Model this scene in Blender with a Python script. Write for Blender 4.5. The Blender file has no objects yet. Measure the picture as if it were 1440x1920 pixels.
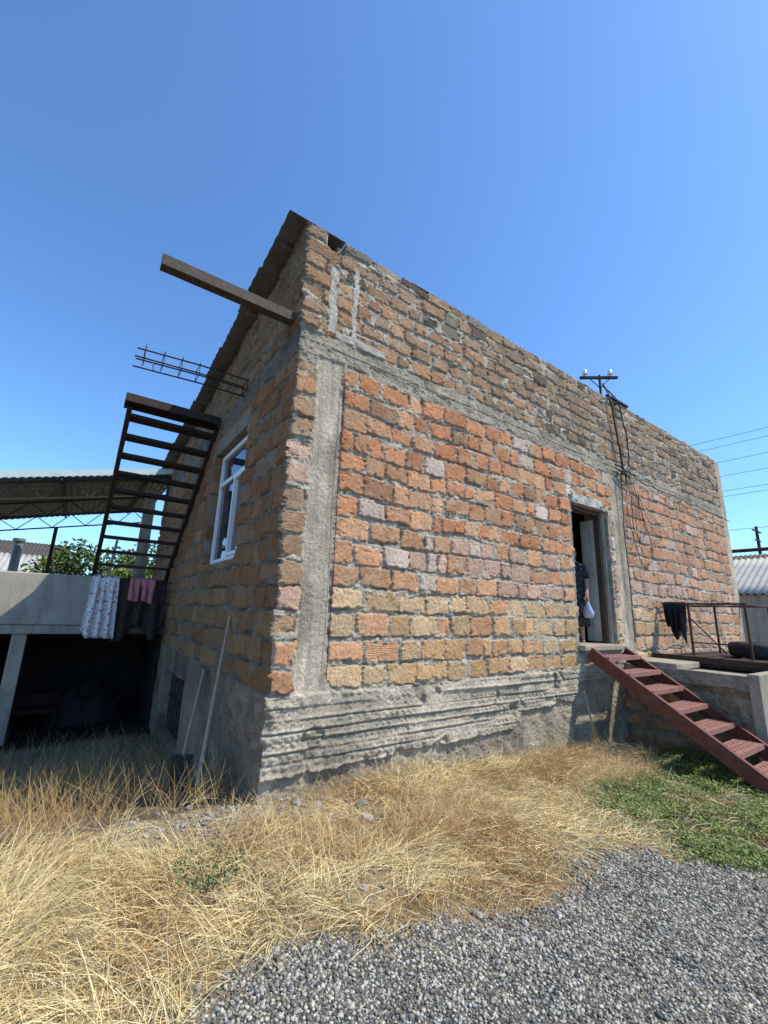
import bpy, math, numpy as np
from mathutils import Vector, Matrix, Quaternion
rng=np.random.default_rng(7)
scene=bpy.context.scene
COL=scene.collection

# ------------------------------------------------------------ noise helpers
def h2(ix,iy,seed):
    n=(ix.astype(np.int64)*374761393+iy.astype(np.int64)*668265263+seed*974634777)&0xffffffff
    n=((n^(n>>13))*1274126177)&0xffffffff
    n=((n^(n>>15))*2246822519)&0xffffffff
    return ((n^(n>>16))&0xffffff)/float(0xffffff)
def vn(x,y,f,seed=0):
    x=np.asarray(x,float)*f; y=np.asarray(y,float)*f
    xi=np.floor(x); yi=np.floor(y); fx=x-xi; fy=y-yi
    fx=fx*fx*(3-2*fx); fy=fy*fy*(3-2*fy)
    a=h2(xi,yi,seed); b=h2(xi+1,yi,seed); c=h2(xi,yi+1,seed); d=h2(xi+1,yi+1,seed)
    return (a*(1-fx)+b*fx)*(1-fy)+(c*(1-fx)+d*fx)*fy
def fbm(x,y,f,o=3,seed=0):
    s=0;a=1;t=0
    for i in range(o):
        s=s+a*vn(x,y,f,seed+i*17); t+=a; a*=.5; f*=2.03
    return s/t
def ss(a,b,x):
    t=np.clip((x-a)/(b-a),0,1); return t*t*(3-2*t)

# ------------------------------------------------------------ node helpers
def new_mat(name):
    m=bpy.data.materials.new(name); m.use_nodes=True
    nt=m.node_tree; nt.nodes.clear()
    out=nt.nodes.new('ShaderNodeOutputMaterial'); b=nt.nodes.new('ShaderNodeBsdfPrincipled')
    nt.links.new(b.outputs[0],out.inputs[0])
    return m,nt,b
def N(nt,t,**k):
    n=nt.nodes.new(t)
    for a,v in k.items(): setattr(n,a,v)
    return n
def mathn(nt,op,a,b=None,clamp=False):
    n=nt.nodes.new('ShaderNodeMath'); n.operation=op; n.use_clamp=clamp
    for i,v in enumerate([a,b]):
        if v is None: continue
        if isinstance(v,(int,float)): n.inputs[i].default_value=v
        else: nt.links.new(v,n.inputs[i])
    return n.outputs[0]
def noise(nt,vec,scale,detail=4,rough=.6):
    n=nt.nodes.new('ShaderNodeTexNoise'); n.inputs['Scale'].default_value=scale
    n.inputs['Detail'].default_value=detail; n.inputs['Roughness'].default_value=rough
    if vec is not None: nt.links.new(vec,n.inputs['Vector'])
    return n.outputs['Fac']
def ramp(nt,fac,stops):
    r=nt.nodes.new('ShaderNodeValToRGB'); e=r.color_ramp.elements
    while len(e)<len(stops): e.new(.5)
    for i,(p,c) in enumerate(stops):
        e[i].position=p; e[i].color=(c[0],c[1],c[2],1) if not isinstance(c,(int,float)) else (c,c,c,1)
    nt.links.new(fac,r.inputs[0]); return r.outputs[0]
def mix(nt,mode,fac,a,b):
    n=nt.nodes.new('ShaderNodeMix'); n.data_type='RGBA'; n.blend_type=mode
    for s,v in ((n.inputs[0],fac),(n.inputs[6],a),(n.inputs[7],b)):
        if isinstance(v,(int,float)): s.default_value=v
        elif isinstance(v,tuple): s.default_value=(v[0],v[1],v[2],1)
        else: nt.links.new(v,s)
    return n.outputs[2]
def bump(nt,h,strength,dist,b,prev=None):
    n=nt.nodes.new('ShaderNodeBump'); n.inputs['Strength'].default_value=strength; n.inputs['Distance'].default_value=dist
    nt.links.new(h,n.inputs['Height'])
    if prev is not None: nt.links.new(prev,n.inputs['Normal'])
    if b is not None: nt.links.new(n.outputs[0],b.inputs['Normal'])
    return n.outputs[0]
def simple(name,c1,c2,scale=12,rough=.8,metal=0,bmp=.3,bd=.005,det=6,spec=.3):
    m,nt,b=new_mat(name)
    g=N(nt,'ShaderNodeNewGeometry').outputs['Position']
    f=noise(nt,g,scale,det,.65); f2=noise(nt,g,scale*7,3)
    f=mathn(nt,'ADD',mathn(nt,'MULTIPLY',f,.75),mathn(nt,'MULTIPLY',f2,.25))
    c=ramp(nt,f,[(.32,c1),(.68,c2)])
    nt.links.new(c,b.inputs['Base Color']); b.inputs['Roughness'].default_value=rough
    b.inputs['Metallic'].default_value=metal; b.inputs['Specular IOR Level'].default_value=spec
    bump(nt,f2,bmp,bd,b)
    return m
def stained(name,c1,c2,c3,scale=3,bmp=.6,bd=.01):
    m,nt,b=new_mat(name)
    g=N(nt,'ShaderNodeNewGeometry').outputs['Position']
    mp=N(nt,'ShaderNodeMapping'); mp.inputs['Scale'].default_value=(1,1,.22); nt.links.new(g,mp.inputs['Vector'])
    f=noise(nt,g,scale,7,.7); st=noise(nt,mp.outputs[0],scale*3,5,.65); f2=noise(nt,g,60,4)
    c=ramp(nt,f,[(.3,c1),(.68,c2)])
    c=mix(nt,'MIX',ramp(nt,st,[(.5,0.0),(.72,.8)]),c,c3)
    c=mix(nt,'MULTIPLY',1.0,c,ramp(nt,f2,[(.3,.8),(.7,1.12)]))
    nt.links.new(c,b.inputs['Base Color']); b.inputs['Roughness'].default_value=.95; b.inputs['Specular IOR Level'].default_value=.15
    bump(nt,mathn(nt,'ADD',f2,f),bmp,bd,b)
    return m
def colmat(name,rough=.9,var=.25,scale=60,trans=0):
    m,nt,b=new_mat(name)
    a=N(nt,'ShaderNodeAttribute'); a.attribute_name='Col'
    g=N(nt,'ShaderNodeNewGeometry').outputs['Position']
    f=noise(nt,g,scale,4)
    v=ramp(nt,f,[(.25,1-var),(.75,1+var*.5)])
    c=mix(nt,'MULTIPLY',1.0,a.outputs['Color'],v)
    nt.links.new(c,b.inputs['Base Color']); b.inputs['Roughness'].default_value=rough
    b.inputs['Specular IOR Level'].default_value=.2
    return m

def mat_masonry():
    m,nt,b=new_mat('tuff_masonry')
    g=N(nt,'ShaderNodeNewGeometry').outputs['Position']
    a=N(nt,'ShaderNodeAttribute'); a.attribute_name='Col'
    hp=N(nt,'ShaderNodeAttribute'); hp.attribute_name='hatch'
    ha=N(nt,'ShaderNodeAttribute'); ha.attribute_name='hamp'
    n1=noise(nt,g,9,6,.7); n2=noise(nt,g,75,5,.74); n3=noise(nt,g,260,3,.6)
    v1=ramp(nt,n1,[(.3,.76),(.7,1.18)]); v2=ramp(nt,n2,[(.3,.6),(.68,1.3)])
    c=mix(nt,'MULTIPLY',1.0,a.outputs['Color'],v1); c=mix(nt,'MULTIPLY',1.0,c,v2)
    vo=N(nt,'ShaderNodeTexVoronoi'); vo.inputs['Scale'].default_value=40; nt.links.new(g,vo.inputs['Vector'])
    pn=mathn(nt,'ADD',vo.outputs['Distance'],mathn(nt,'MULTIPLY',n2,.7))
    pit=ramp(nt,pn,[(.41,0.0),(.5,1.0)])
    pc=ramp(nt,pn,[(.37,.3),(.5,1.0)])
    c=mix(nt,'MULTIPLY',.92,c,pc)
    s=mathn(nt,'SINE',mathn(nt,'MULTIPLY',mathn(nt,'ADD',hp.outputs['Fac'],mathn(nt,'MULTIPLY',n2,.02)),330.0))
    s=mathn(nt,'MULTIPLY',s,ha.outputs['Fac'])
    hc=ramp(nt,mathn(nt,'ADD',mathn(nt,'MULTIPLY',s,.5),.5),[(.1,.8),(.6,1.03)])
    c=mix(nt,'MULTIPLY',1.0,c,hc)
    nt.links.new(c,b.inputs['Base Color']); b.inputs['Roughness'].default_value=.95; b.inputs['Specular IOR Level'].default_value=.1
    h=mathn(nt,'ADD',mathn(nt,'MULTIPLY',n2,1.2),mathn(nt,'MULTIPLY',n3,.5))
    h=mathn(nt,'ADD',h,mathn(nt,'MULTIPLY',pit,.8)); h=mathn(nt,'ADD',h,mathn(nt,'MULTIPLY',s,.15))
    bump(nt,h,1.0,.013,b)
    return m

M={}
M['masonry']=mat_masonry()
M['backing']=simple('rough_block_backing',(.26,.2,.15),(.38,.32,.26),6)
M['plaster']=stained('grey_plaster',(.44,.4,.34),(.58,.53,.46),(.32,.29,.24),3,.3)
M['concrete']=stained('weathered_concrete',(.28,.24,.185),(.44,.385,.3),(.18,.15,.12),3)
M['lightconc']=stained('pale_cement_render',(.33,.295,.24),(.45,.41,.34),(.22,.195,.155),2)
M['darksteel']=simple('dark_rusty_steel',(.028,.021,.018),(.075,.048,.036),14,.75,.2)
M['beamsteel']=simple('grey_brown_steel',(.045,.035,.03),(.12,.09,.07),18,.75,.2)
M['redsteel']=simple('faded_red_painted_steel',(.10,.03,.023),(.21,.08,.06),16,.7,.1,.5)
M['rustred']=simple('rusty_dark_red_steel',(.055,.025,.018),(.13,.06,.045),16,.75,.1,.5)
M['dimred']=simple('shaded_rusty_red_steel',(.022,.007,.006),(.045,.016,.013),16,.85,.0,.5)  # red steel darkened so the recess shade is in its colour
M['treadred']=simple('dusty_red_tread',(.2,.085,.068),(.36,.19,.15),22,.75,.05,.6)
M['corr']=simple('rusty_corrugated_sheet',(.05,.042,.034),(.12,.095,.072),6,.75,.1)
M['canopy']=simple('grey_green_metal_sheet',(.075,.095,.085),(.13,.16,.145),3,.6,.1)
M['pgreen']=simple('pale_green_metal_edge',(.5,.58,.53),(.62,.69,.64),5,.5,.1,.1,.002)
M['galv']=simple('galvanised_sheet',(.2,.21,.22),(.36,.37,.38),3,.5,.4)
M['asbestos']=simple('pale_asbestos_sheet',(.32,.3,.27),(.5,.47,.42),5,.9)
M['white']=simple('white_plastic_frame',(.76,.76,.75),(.84,.84,.83),3,.4,0,.05,.001,2,.5)
M['wood']=simple('weathered_wood',(.28,.2,.13),(.46,.35,.24),20,.85)
M['brownframe']=simple('brown_door_frame',(.05,.03,.022),(.11,.07,.05),15,.6)
M['rubber']=simple('tyre_rubber',(.015,.015,.016),(.04,.038,.036),30,.8)
M['black']=simple('black_cloth_and_shade',(.008,.008,.009),(.02,.02,.02),30,.95)
M['cable']=simple('black_cable',(.012,.012,.012),(.03,.028,.026),30,.7)
M['porc']=simple('white_porcelain',(.7,.7,.68),(.8,.8,.78),10,.25,0,.02,.001)
M['pink']=simple('pink_towel',(.5,.17,.2),(.64,.28,.3),40,.95,0,.6,.01)
M['dark']=simple('clutter_and_painted_shade',(.008,.007,.006),(.02,.017,.014),10)  # near-black colour paints in the shade of dark interiors
M['skin']=simple('skin',(.42,.24,.17),(.5,.3,.22),20,.6)
M['hair']=simple('brown_hair',(.05,.03,.02),(.1,.06,.04),60,.6)
M['bag']=simple('pale_blue_plastic_bag',(.35,.42,.55),(.5,.56,.66),20,.4)
M['blue']=simple('dark_clothes',(.02,.016,.016),(.07,.045,.04),20,.9)
M['barkmat']=simple('bark',(.08,.055,.04),(.16,.12,.09),25)
M['straw']=colmat('dry_straw',.75,.2,30)
M['pebble']=colmat('gravel_pebbles',.8,.3,90)
M['leafm']=colmat('green_leaves',.6,.25,60)
M['yellowbr']=simple('yellow_broom_straw',(.35,.24,.08),(.5,.36,.14),60)
m,nt,b=new_mat('window_glass'); b.inputs['Base Color'].default_value=(.03,.035,.04,1); b.inputs['Roughness'].default_value=.03
b.inputs['Specular IOR Level'].default_value=1.0
M['glass']=m
def floral(name,base,dots,scale,thr):
    m,nt,b=new_mat(name)
    g=N(nt,'ShaderNodeNewGeometry').outputs['Position']
    vo=N(nt,'ShaderNodeTexVoronoi'); vo.inputs['Scale'].default_value=scale; nt.links.new(g,vo.inputs['Vector'])
    f=ramp(nt,vo.outputs['Distance'],[(thr,1.0),(thr+.06,0.0)])
    if dots is None: dc=mix(nt,'MIX',.6,vo.outputs['Color'],(.4,.05,.1))
    else: dc=dots
    c=mix(nt,'MIX',f,base,dc)
    nt.links.new(c,b.inputs['Base Color']); b.inputs['Roughness'].default_value=.9
    return m
M['floral']=floral('white_floral_cloth',(.74,.72,.7),None,20,.3)
M['polka']=floral('black_dotted_cloth',(.016,.016,.02),(.4,.4,.42),38,.14)
# ------------------------------------------------------------ mesh helpers
def mesh_np(name,verts,faces,mat=None,attrs=None,smooth=False):
    verts=np.asarray(verts,np.float32); faces=np.asarray(faces,np.int32)
    me=bpy.data.meshes.new(name); nf,k=faces.shape
    me.vertices.add(len(verts)); me.vertices.foreach_set('co',verts.ravel())
    me.loops.add(nf*k); me.loops.foreach_set('vertex_index',faces.ravel())
    me.polygons.add(nf); me.polygons.foreach_set('loop_start',np.arange(0,nf*k,k,dtype=np.int32))
    try: me.polygons.foreach_set('loop_total',np.full(nf,k,dtype=np.int32))
    except Exception: pass
    me.update(calc_edges=True)
    if attrs:
        for an,(kind,data) in attrs.items():
            at=me.attributes.new(an,kind,'POINT'); data=np.asarray(data,np.float32)
            if kind=='FLOAT_COLOR':
                if data.shape[1]==3: data=np.hstack([data,np.ones((len(data),1),np.float32)])
                at.data.foreach_set('color',data.ravel())
            else: at.data.foreach_set('value',data.ravel())
    me.polygons.foreach_set('use_smooth',np.full(nf,smooth,dtype=bool))
    ob=bpy.data.objects.new(name,me); COL.objects.link(ob)
    if mat: me.materials.append(mat)
    return ob
def parent(ch,p):
    ch.parent=p; ch.matrix_parent_inverse=Matrix.Translation(-p.location)
def thing(name,loc,label,cat,group=None):
    e=bpy.data.objects.new(name,None); e.location=loc; e.empty_display_size=.2; COL.objects.link(e)
    e['label']=label; e['category']=cat
    if group: e['group']=group
    return e
def sub(name,par,loc):
    e=bpy.data.objects.new(name,None); e.location=loc; e.empty_display_size=.1; COL.objects.link(e)
    e.parent=par; e.matrix_parent_inverse=Matrix.Translation(-par.location)
    return e
class MB:
    def __init__(s): s.v=[]; s.f=[]
    def box(s,x0,x1,y0,y1,z0,z1):
        n=len(s.v)
        s.v+=[(x,y,z) for z in (z0,z1) for y in (y0,y1) for x in (x0,x1)]
        for q in ((0,2,3,1),(4,5,7,6),(0,1,5,4),(2,6,7,3),(0,4,6,2),(1,3,7,5)): s.f.append(tuple(n+i for i in q))
        return s
    def bar(s,p,q,w,h,up=(0,0,1)):
        p=Vector(p);q=Vector(q);d=(q-p).normalized(); u=Vector(up)
        r=d.cross(u)
        if r.length<1e-4: r=d.cross(Vector((1,0,0)))
        r.normalize(); u=r.cross(d).normalized(); n=len(s.v)
        for c in (p,q):
            for a,b2 in ((-1,-1),(1,-1),(1,1),(-1,1)): s.v.append(tuple(c+r*a*w/2+u*b2*h/2))
        for i in range(4): s.f.append((n+i,n+(i+1)%4,n+4+(i+1)%4,n+4+i))
        s.f.append((n+3,n+2,n+1,n)); s.f.append((n+4,n+5,n+6,n+7)); return s
    def tube(s,pts,r,n=8):
        pts=[Vector(p) for p in pts]; base=len(s.v)
        rr=r if isinstance(r,(list,tuple)) else [r]*len(pts)
        for i,p in enumerate(pts):
            d=(pts[min(i+1,len(pts)-1)]-pts[max(i-1,0)]).normalized()
            a=Vector((0,0,1)) if abs(d.z)<.9 else Vector((1,0,0))
            u=d.cross(a).normalized(); w=d.cross(u)
            for k in range(n):
                t=2*math.pi*k/n; s.v.append(tuple(p+(u*math.cos(t)+w*math.sin(t))*rr[i]))
        for i in range(len(pts)-1):
            for k in range(n):
                s.f.append((base+i*n+k,base+i*n+(k+1)%n,base+(i+1)*n+(k+1)%n,base+(i+1)*n+k))
        s.f.append(tuple(base+k for k in range(n))[::-1]); e=base+(len(pts)-1)*n
        s.f.append(tuple(e+k for k in range(n))); return s
    def poly(s,pts): n=len(s.v); s.v+=[tuple(p) for p in pts]; s.f.append(tuple(range(n,n+len(pts)))); return s
    def prismx(s,yz,x0,x1):
        n=len(s.v); k=len(yz)
        s.v+=[(x0,y,z) for y,z in yz]+[(x1,y,z) for y,z in yz]
        for i in range(k): s.f.append((n+i,n+(i+1)%k,n+k+(i+1)%k,n+k+i))
        s.f.append(tuple(n+i for i in range(k))[::-1]); s.f.append(tuple(n+k+i for i in range(k))); return s
    def prismy(s,xz,y0,y1):
        n=len(s.v); k=len(xz)
        s.v+=[(x,y0,z) for x,z in xz]+[(x,y1,z) for x,z in xz]
        for i in range(k): s.f.append((n+i,n+(i+1)%k,n+k+(i+1)%k,n+k+i))
        s.f.append(tuple(n+i for i in range(k))[::-1]); s.f.append(tuple(n+k+i for i in range(k))); return s
    def obj(s,name,mat,par=None,smooth=False,bevel=0,label=None):
        me=bpy.data.meshes.new(name); me.from_pydata(s.v,[],s.f); me.update()
        import bmesh
        bm=bmesh.new(); bm.from_mesh(me); bmesh.ops.recalc_face_normals(bm,faces=bm.faces); bm.to_mesh(me); bm.free()
        me.materials.append(mat)
        for p in me.polygons: p.use_smooth=smooth
        o=bpy.data.objects.new(name,me); COL.objects.link(o)
        if bevel:
            b=o.modifiers.new('bevel','BEVEL'); b.width=bevel; b.segments=2; b.limit_method='ANGLE'
        if par is not None: parent(o,par)
        if label: o['label']=label
        return o
def top(o,label,cat,group=None,kind=None):
    o['label']=label; o['category']=cat
    if group: o['group']=group
    if kind: o['kind']=kind
    return o

# ------------------------------------------------------------ ground
def gz(x,y):
    x=np.asarray(x,float); y=np.asarray(y,float)
    z=-.05*np.clip(x,0,5)
    dip=-.2*np.clip(y+.05,0,3)*(1-ss(0,2,x))*(1-ss(14,26,y))
    z=z+dip+(fbm(x,y,1.7,3,5)-.5)*.07+(vn(x,y,9,8)-.5)*.02
    return z
def gravel_edge(x,y):
    gx=[-9,-1.5,-1.1,-.8,-.5,.15,.95,1.5,1.9,2.15,3,5,12]
    gy=[-6,-2.95,-1.95,-1.6,-1.5,-1.66,-1.88,-1.78,-1.66,-2.12,-2.5,-2.9,-3.2]
    return np.interp(x,gx,gy)-y+(fbm(x,y,4,3,31)-.5)*.35     # >0 gravel
def clover_m(x,y):
    a=ss(1.95,2.5,x+.5*(fbm(x,y,3,3,41)-.5)); b=1-ss(-1.25,-.85,y+.5*(fbm(x,y,3,3,43)-.5)-.09*(x-2.4)); c=1-ss(5.5,7.5,x)
    return a*b*c*(gravel_edge(x,y)<.05)
def axis(lo,hi,dl,dh,step):
    core=np.arange(dl,dh+1e-6,step)
    g=[];s=step;p=dh
    while p<hi: s*=1.35; p+=s; g.append(min(p,hi))
    l=[];s=step;p=dl
    while p>lo: s*=1.35; p-=s; l.append(max(p,lo))
    return np.array(l[::-1]+list(core)+g)
gx=axis(-400,400,-4,7.5,.045); gy=axis(-400,400,-3.6,4,.045)
X,Y=np.meshgrid(gx,gy,indexing='ij')
Z=gz(X,Y); gr=ss(-.05,.1,gravel_edge(X,Y)); cl=clover_m(X,Y)
soil=np.array([.27,.21,.145]); strawc=np.array([.46,.34,.18]); grav=np.array([.2,.187,.165]); grn=np.array([.13,.13,.06])
n1=fbm(X,Y,3,4,61)[...,None]
C=strawc*(.45+.55*n1)+soil*(.4*(1-n1))
C=C*(1-cl[...,None])+grn*cl[...,None]
C=C*(1-gr[...,None])+grav*gr[...,None]
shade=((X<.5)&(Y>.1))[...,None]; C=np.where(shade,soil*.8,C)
und=((X<0)&(X>-9)&(Y>4.7)&(Y<9.6))[...,None]; C=np.where(und,soil*.08,C)  # shade under the terrace painted into the ground colour
ni,nj=X.shape; idx=np.arange(ni*nj).reshape(ni,nj)
F=np.stack([idx[:-1,:-1],idx[1:,:-1],idx[1:,1:],idx[:-1,1:]],-1).reshape(-1,4)
def mat_ground():
    m,nt,b=new_mat('dry_earth_ground')
    a=N(nt,'ShaderNodeAttribute'); a.attribute_name='Col'
    g=N(nt,'ShaderNodeNewGeometry').outputs['Position']
    n1=noise(nt,g,30,6,.7); n2=noise(nt,g,1.3,4)
    vo=N(nt,'ShaderNodeTexVoronoi'); vo.inputs['Scale'].default_value=75; nt.links.new(g,vo.inputs['Vector'])
    c=mix(nt,'MULTIPLY',1.0,a.outputs['Color'],ramp(nt,n1,[(.25,.55),(.75,1.35)]))
    c=mix(nt,'MULTIPLY',.6,c,ramp(nt,n2,[(.3,.8),(.7,1.15)]))
    c=mix(nt,'MULTIPLY',.5,c,ramp(nt,vo.outputs['Distance'],[(.1,1.2),(.7,.5)]))
    nt.links.new(c,b.inputs['Base Color']); b.inputs['Roughness'].default_value=1; b.inputs['Specular IOR Level'].default_value=.1
    h=mathn(nt,'SUBTRACT',n1,vo.outputs['Distance']); bump(nt,h,.8,.015,b)
    return m
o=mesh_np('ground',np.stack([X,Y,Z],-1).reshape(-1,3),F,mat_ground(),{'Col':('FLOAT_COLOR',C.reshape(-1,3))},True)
o['kind']='structure'

# ------------------------------------------------------------ masonry walls
L_F=11.28; L_S=7.6; TOP=5.38; SL=.12
NM=14
RV=np.concatenate([np.linspace(.75,3.88,NM+1),[4.15],np.linspace(4.15,TOP+.02,8)[1:]])
jr=np.random.default_rng(3); RV[1:NM]+=jr.uniform(-.012,.012,NM-1)
def stepgrid(L,s0,s1):
    out=[0];
    while out[-1]<L: out.append(out[-1]+s0+(s1-s0)*out[-1]/L)
    return np.array(out)
V=np.arange(-.9,TOP+.001,.0088)
PAL={'tan':np.array([.72,.44,.22]),'tan2':np.array([.76,.51,.29]),'or':np.array([.70,.31,.155]),'or2':np.array([.73,.39,.21]),
     'pink':np.array([.74,.46,.325]),'pink2':np.array([.80,.60,.47]),'br':np.array([.42,.265,.155]),'br2':np.array([.38,.27,.175]),'gr':np.array([.32,.265,.2]),'dk':np.array([.18,.125,.09]),
     'bo':np.array([.54,.30,.165])}
def field(U,side,seed):
    r=np.random.default_rng(seed)
    u,v=np.meshgrid(U,V,indexing='ij'); s=seed
    wu=u+(fbm(u,v,20,3,s+1)-.5)*.022+(fbm(u,v,2.2,2,s+6)-.5)*.02
    wv=v+(fbm(u,v,19,3,s+2)-.5)*.022+(vn(u,v*.3,1.3,s+3)-.5)*.035+(vn(u,v,4,s+4)-.5)*.014
    fine=fbm(u,v,50,2,s+5); mid=fbm(u,v,9,3,s+7); low=fbm(u,v,1.1,3,s+8); chip=fbm(u,v,26,3,s+9)
    mortc=np.array([.54,.465,.36])*(.66+.6*mid[...,None])*(.85+.3*chip[...,None])
    H=np.zeros_like(u); C=np.zeros(u.shape+(3,))+np.array([.36,.32,.26]); hatch=np.zeros_like(u); hamp=np.zeros_like(u)
    ri=np.clip(np.searchsorted(RV,wv)-1,-1,len(RV)-2)
    for k in range(len(RV)-1):
        if k==NM: continue
        ms=ri==k
        if not ms.any(): continue
        up_=k>NM
        L=U[-1]+.5; J=[-.6,0]
        if side: J.append(.2 if k%2 else .38)
        else:
            if not up_: J+= [.2]; J.append(.50)
            else: J.append(.2 if k%2 else .36)
        lo,hi=(.27,.44) if k<4 else ((.23,.40) if not up_ else (.22,.42))
        while J[-1]<L: J.append(J[-1]+(r.uniform(lo,hi) if r.random()>.2 else r.uniform(.13,.22)))
        J=np.array(J); nb=len(J)
        uu=wu[ms]; vv=wv[ms]
        j=np.clip(np.searchsorted(J,uu)-1,0,nb-2)
        bu0=J[j];bu1=J[j+1]
        du=np.minimum(uu-bu0,bu1-uu); du=np.where((j==1),bu1-uu,du)
        tilt=(r.random(nb)-.5)*.04; lean=(r.random(nb)-.5)*.10
        v0=RV[k];v1=RV[k+1]; vv2=vv+tilt[j]*(uu-(bu0+bu1)/2)*1.5
        du=du-np.abs(lean[j]*(vv-(v0+v1)/2))
        s1=r.random(nb)**2*.03; s2=r.random(nb)**2*.026
        dv=np.minimum(vv2-v0-s1[j],v1-vv2-s2[j])
        kk=.005
        d=kk-np.hypot(np.maximum(kk-du,0),np.maximum(kk-dv,0))+np.maximum(np.minimum(du,dv)-kk,0)
        m0=.005+.008*r.random(nb)
        smn=fbm(u[ms],v[ms],5,3,s+11+k)
        smear=ss(.57,.72,smn)*(.03 if not up_ else .042)
        mw=m0[j]+(mid[ms]-.5)*.018+(chip[ms]-.5)*.030+smear*.6
        mk=ss(0,.0035,d-mw)
        off=(r.random(nb)-.5)*.022; off[1]+=(r.random()-.5)*.04
        ta=(r.random(nb)-.5)*.05; tb=(r.random(nb)-.5)*.10
        hb=.036+off[j]+ta[j]*(uu-(bu0+bu1)/2)+tb[j]*(vv-(v0+v1)/2)+(fine[ms]-.5)*.009+(mid[ms]-.5)*.004
        chipped=ss(.58,.66,chip[ms])*np.exp(-np.maximum(d-mw,0)/.025)*.018
        hb-=chipped
        gap=ss(.42,.30,smn)*(0.6 if up_ else 1.0)
        hm=.017-.014*gap+(fine[ms]-.5)*.018+(mid[ms]-.5)*.010+smear*.5+(chip[ms]-.5)*.014
        H[ms]=hm*(1-mk)+hb*mk
        cols=np.zeros((nb,3))
        for q in range(nb):
            t=r.random(); uc=J[q]
            if k<3: c=PAL['tan'] if t<.5 else (PAL['tan2'] if t<.75 else PAL['or2'])
            elif k<4: c=PAL['tan2'] if t<.6 else PAL['or2']
            elif k<7: c=PAL['pink'] if t<.42 else (PAL['pink2'] if t<.56 else PAL['or2'])
            elif not up_:
                c=PAL['or'] if t<.5 else (PAL['or2'] if t<.78 else (PAL['bo'] if t<.94 else PAL['pink2']))
                if k>10 and uc>1.9 and t>.86: c=PAL['pink2']
            else:
                c=PAL['br'] if t<.5 else (PAL['br2'] if t<.82 else (PAL['gr'] if t<.93 else PAL['dk']))
                if uc<3.4 and k<NM+5: c=PAL['bo'] if t<.5 else PAL['br']*1.1
            if uc>6.1 and not up_: c=c*.6+PAL['pink']*.32
            if uc<.15 and not side and not up_: c=PAL['pink'] if t<.4 else (PAL['br']*1.1 if t<.75 else PAL['or2'])
            if side: c=(c*.34+PAL['br']*.36)*np.array([1.02,.92,.76])  # end wall blocks darkened, its shade is painted into the colour
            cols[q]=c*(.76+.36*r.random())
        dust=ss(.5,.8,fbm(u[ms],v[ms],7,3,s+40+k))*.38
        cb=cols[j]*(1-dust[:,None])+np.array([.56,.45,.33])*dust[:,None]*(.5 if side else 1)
        mc=mortc[ms]*(1.04 if up_ else 1.0)*(.5 if side else 1)*(1-.35*gap[:,None])  # end wall mortar also carries painted shade
        C[ms]=mc*(1-mk[:,None])+cb*mk[:,None]
        ang=r.uniform(.2,2.9,nb); hatch[ms]=uu*np.cos(ang[j])+vv*np.sin(ang[j])
        am=np.where(r.random(nb)<.3,.4+.6*r.random(nb),0.04); hamp[ms]=am[j]*mk*(.3+.7*ss(.35,.6,mid[ms]))
    conc=np.array([.58,.485,.365])
    def setc(ms,h,c):
        H[ms]=h[ms]; C[ms]=c[ms] if c.ndim==3 else c; hamp[ms]=0
    cc=conc*(.7+.52*fbm(u,v,3,4,s+21))[...,None]
    stain=ss(.5,.72,fbm(u,v*.35,4,3,s+23))[...,None]
    cc=cc*(1-.33*stain)*(.52 if side else 1)  # end wall concrete darkened to paint in its shade
    bmid=fbm(u,v,5,4,s+24)
    band=(wv>3.89-.1*(u<.8)*(not side)+.12*ss(.45,.75,vn(u,v*0,1.7,s+50)))&(wv<=4.15-.07*ss(.5,.8,vn(u,v*0,2.3,s+51)))
    setc(band,.026+(fine-.5)*.016+(bmid-.5)*.034+(chip-.5)*.012-.012*ss(.93,1,np.sin(v*44+.6)),cc*(.8+.5*(bmid[...,None]-.5))*(.88+.24*chip[...,None]))
    lip=(wv>3.86)&(wv<3.92)&(fbm(u,v,4,3,s+53)>.5); setc(lip,.03+(mid-.5)*.05,cc*.85)
    gapz=(ri==NM)&~band&~lip
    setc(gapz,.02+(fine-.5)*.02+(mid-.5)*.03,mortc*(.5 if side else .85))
    if not side:
        for a,b2,vt in ((.2,.49,3.9),(5.72,6.12,3.9),(10.96,11.4,TOP)):
            ms=(wu>a)&(wu<b2)&(wv>.75)&(wv<vt)
            vert=fbm(u*2.4,v*.22,9,3,s+26)
            setc(ms,.018+(fine-.5)*.010+(vert-.5)*.010+(low-.5)*.01-.008*ss(.3,.0,np.abs(u-(a+b2)/2-.02)/.012),cc*(1.08+.7*(vert[...,None]-.5)))
        for a,b2,c0,c1 in ((.27,.36,4.2,5.0),(.54,.6,4.15,5.1)):
            ms=(wu>a+.05*(mid-.5))&(wu<b2+.08*(mid-.5))&(wv>c0)&(wv<c1)
            setc(ms,.036+(fine-.5)*.014+(mid-.5)*.02,np.array([.62,.57,.47])*(.75+.4*mid[...,None]))
        ms=(wu>.36)&(wu<1.0)&(wv>4.15)&(wv<4.23+.05*(low-.5)); setc(ms,.045+(mid-.5)*.04,np.array([.6,.54,.44])*(.75+.4*mid[...,None]))
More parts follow.
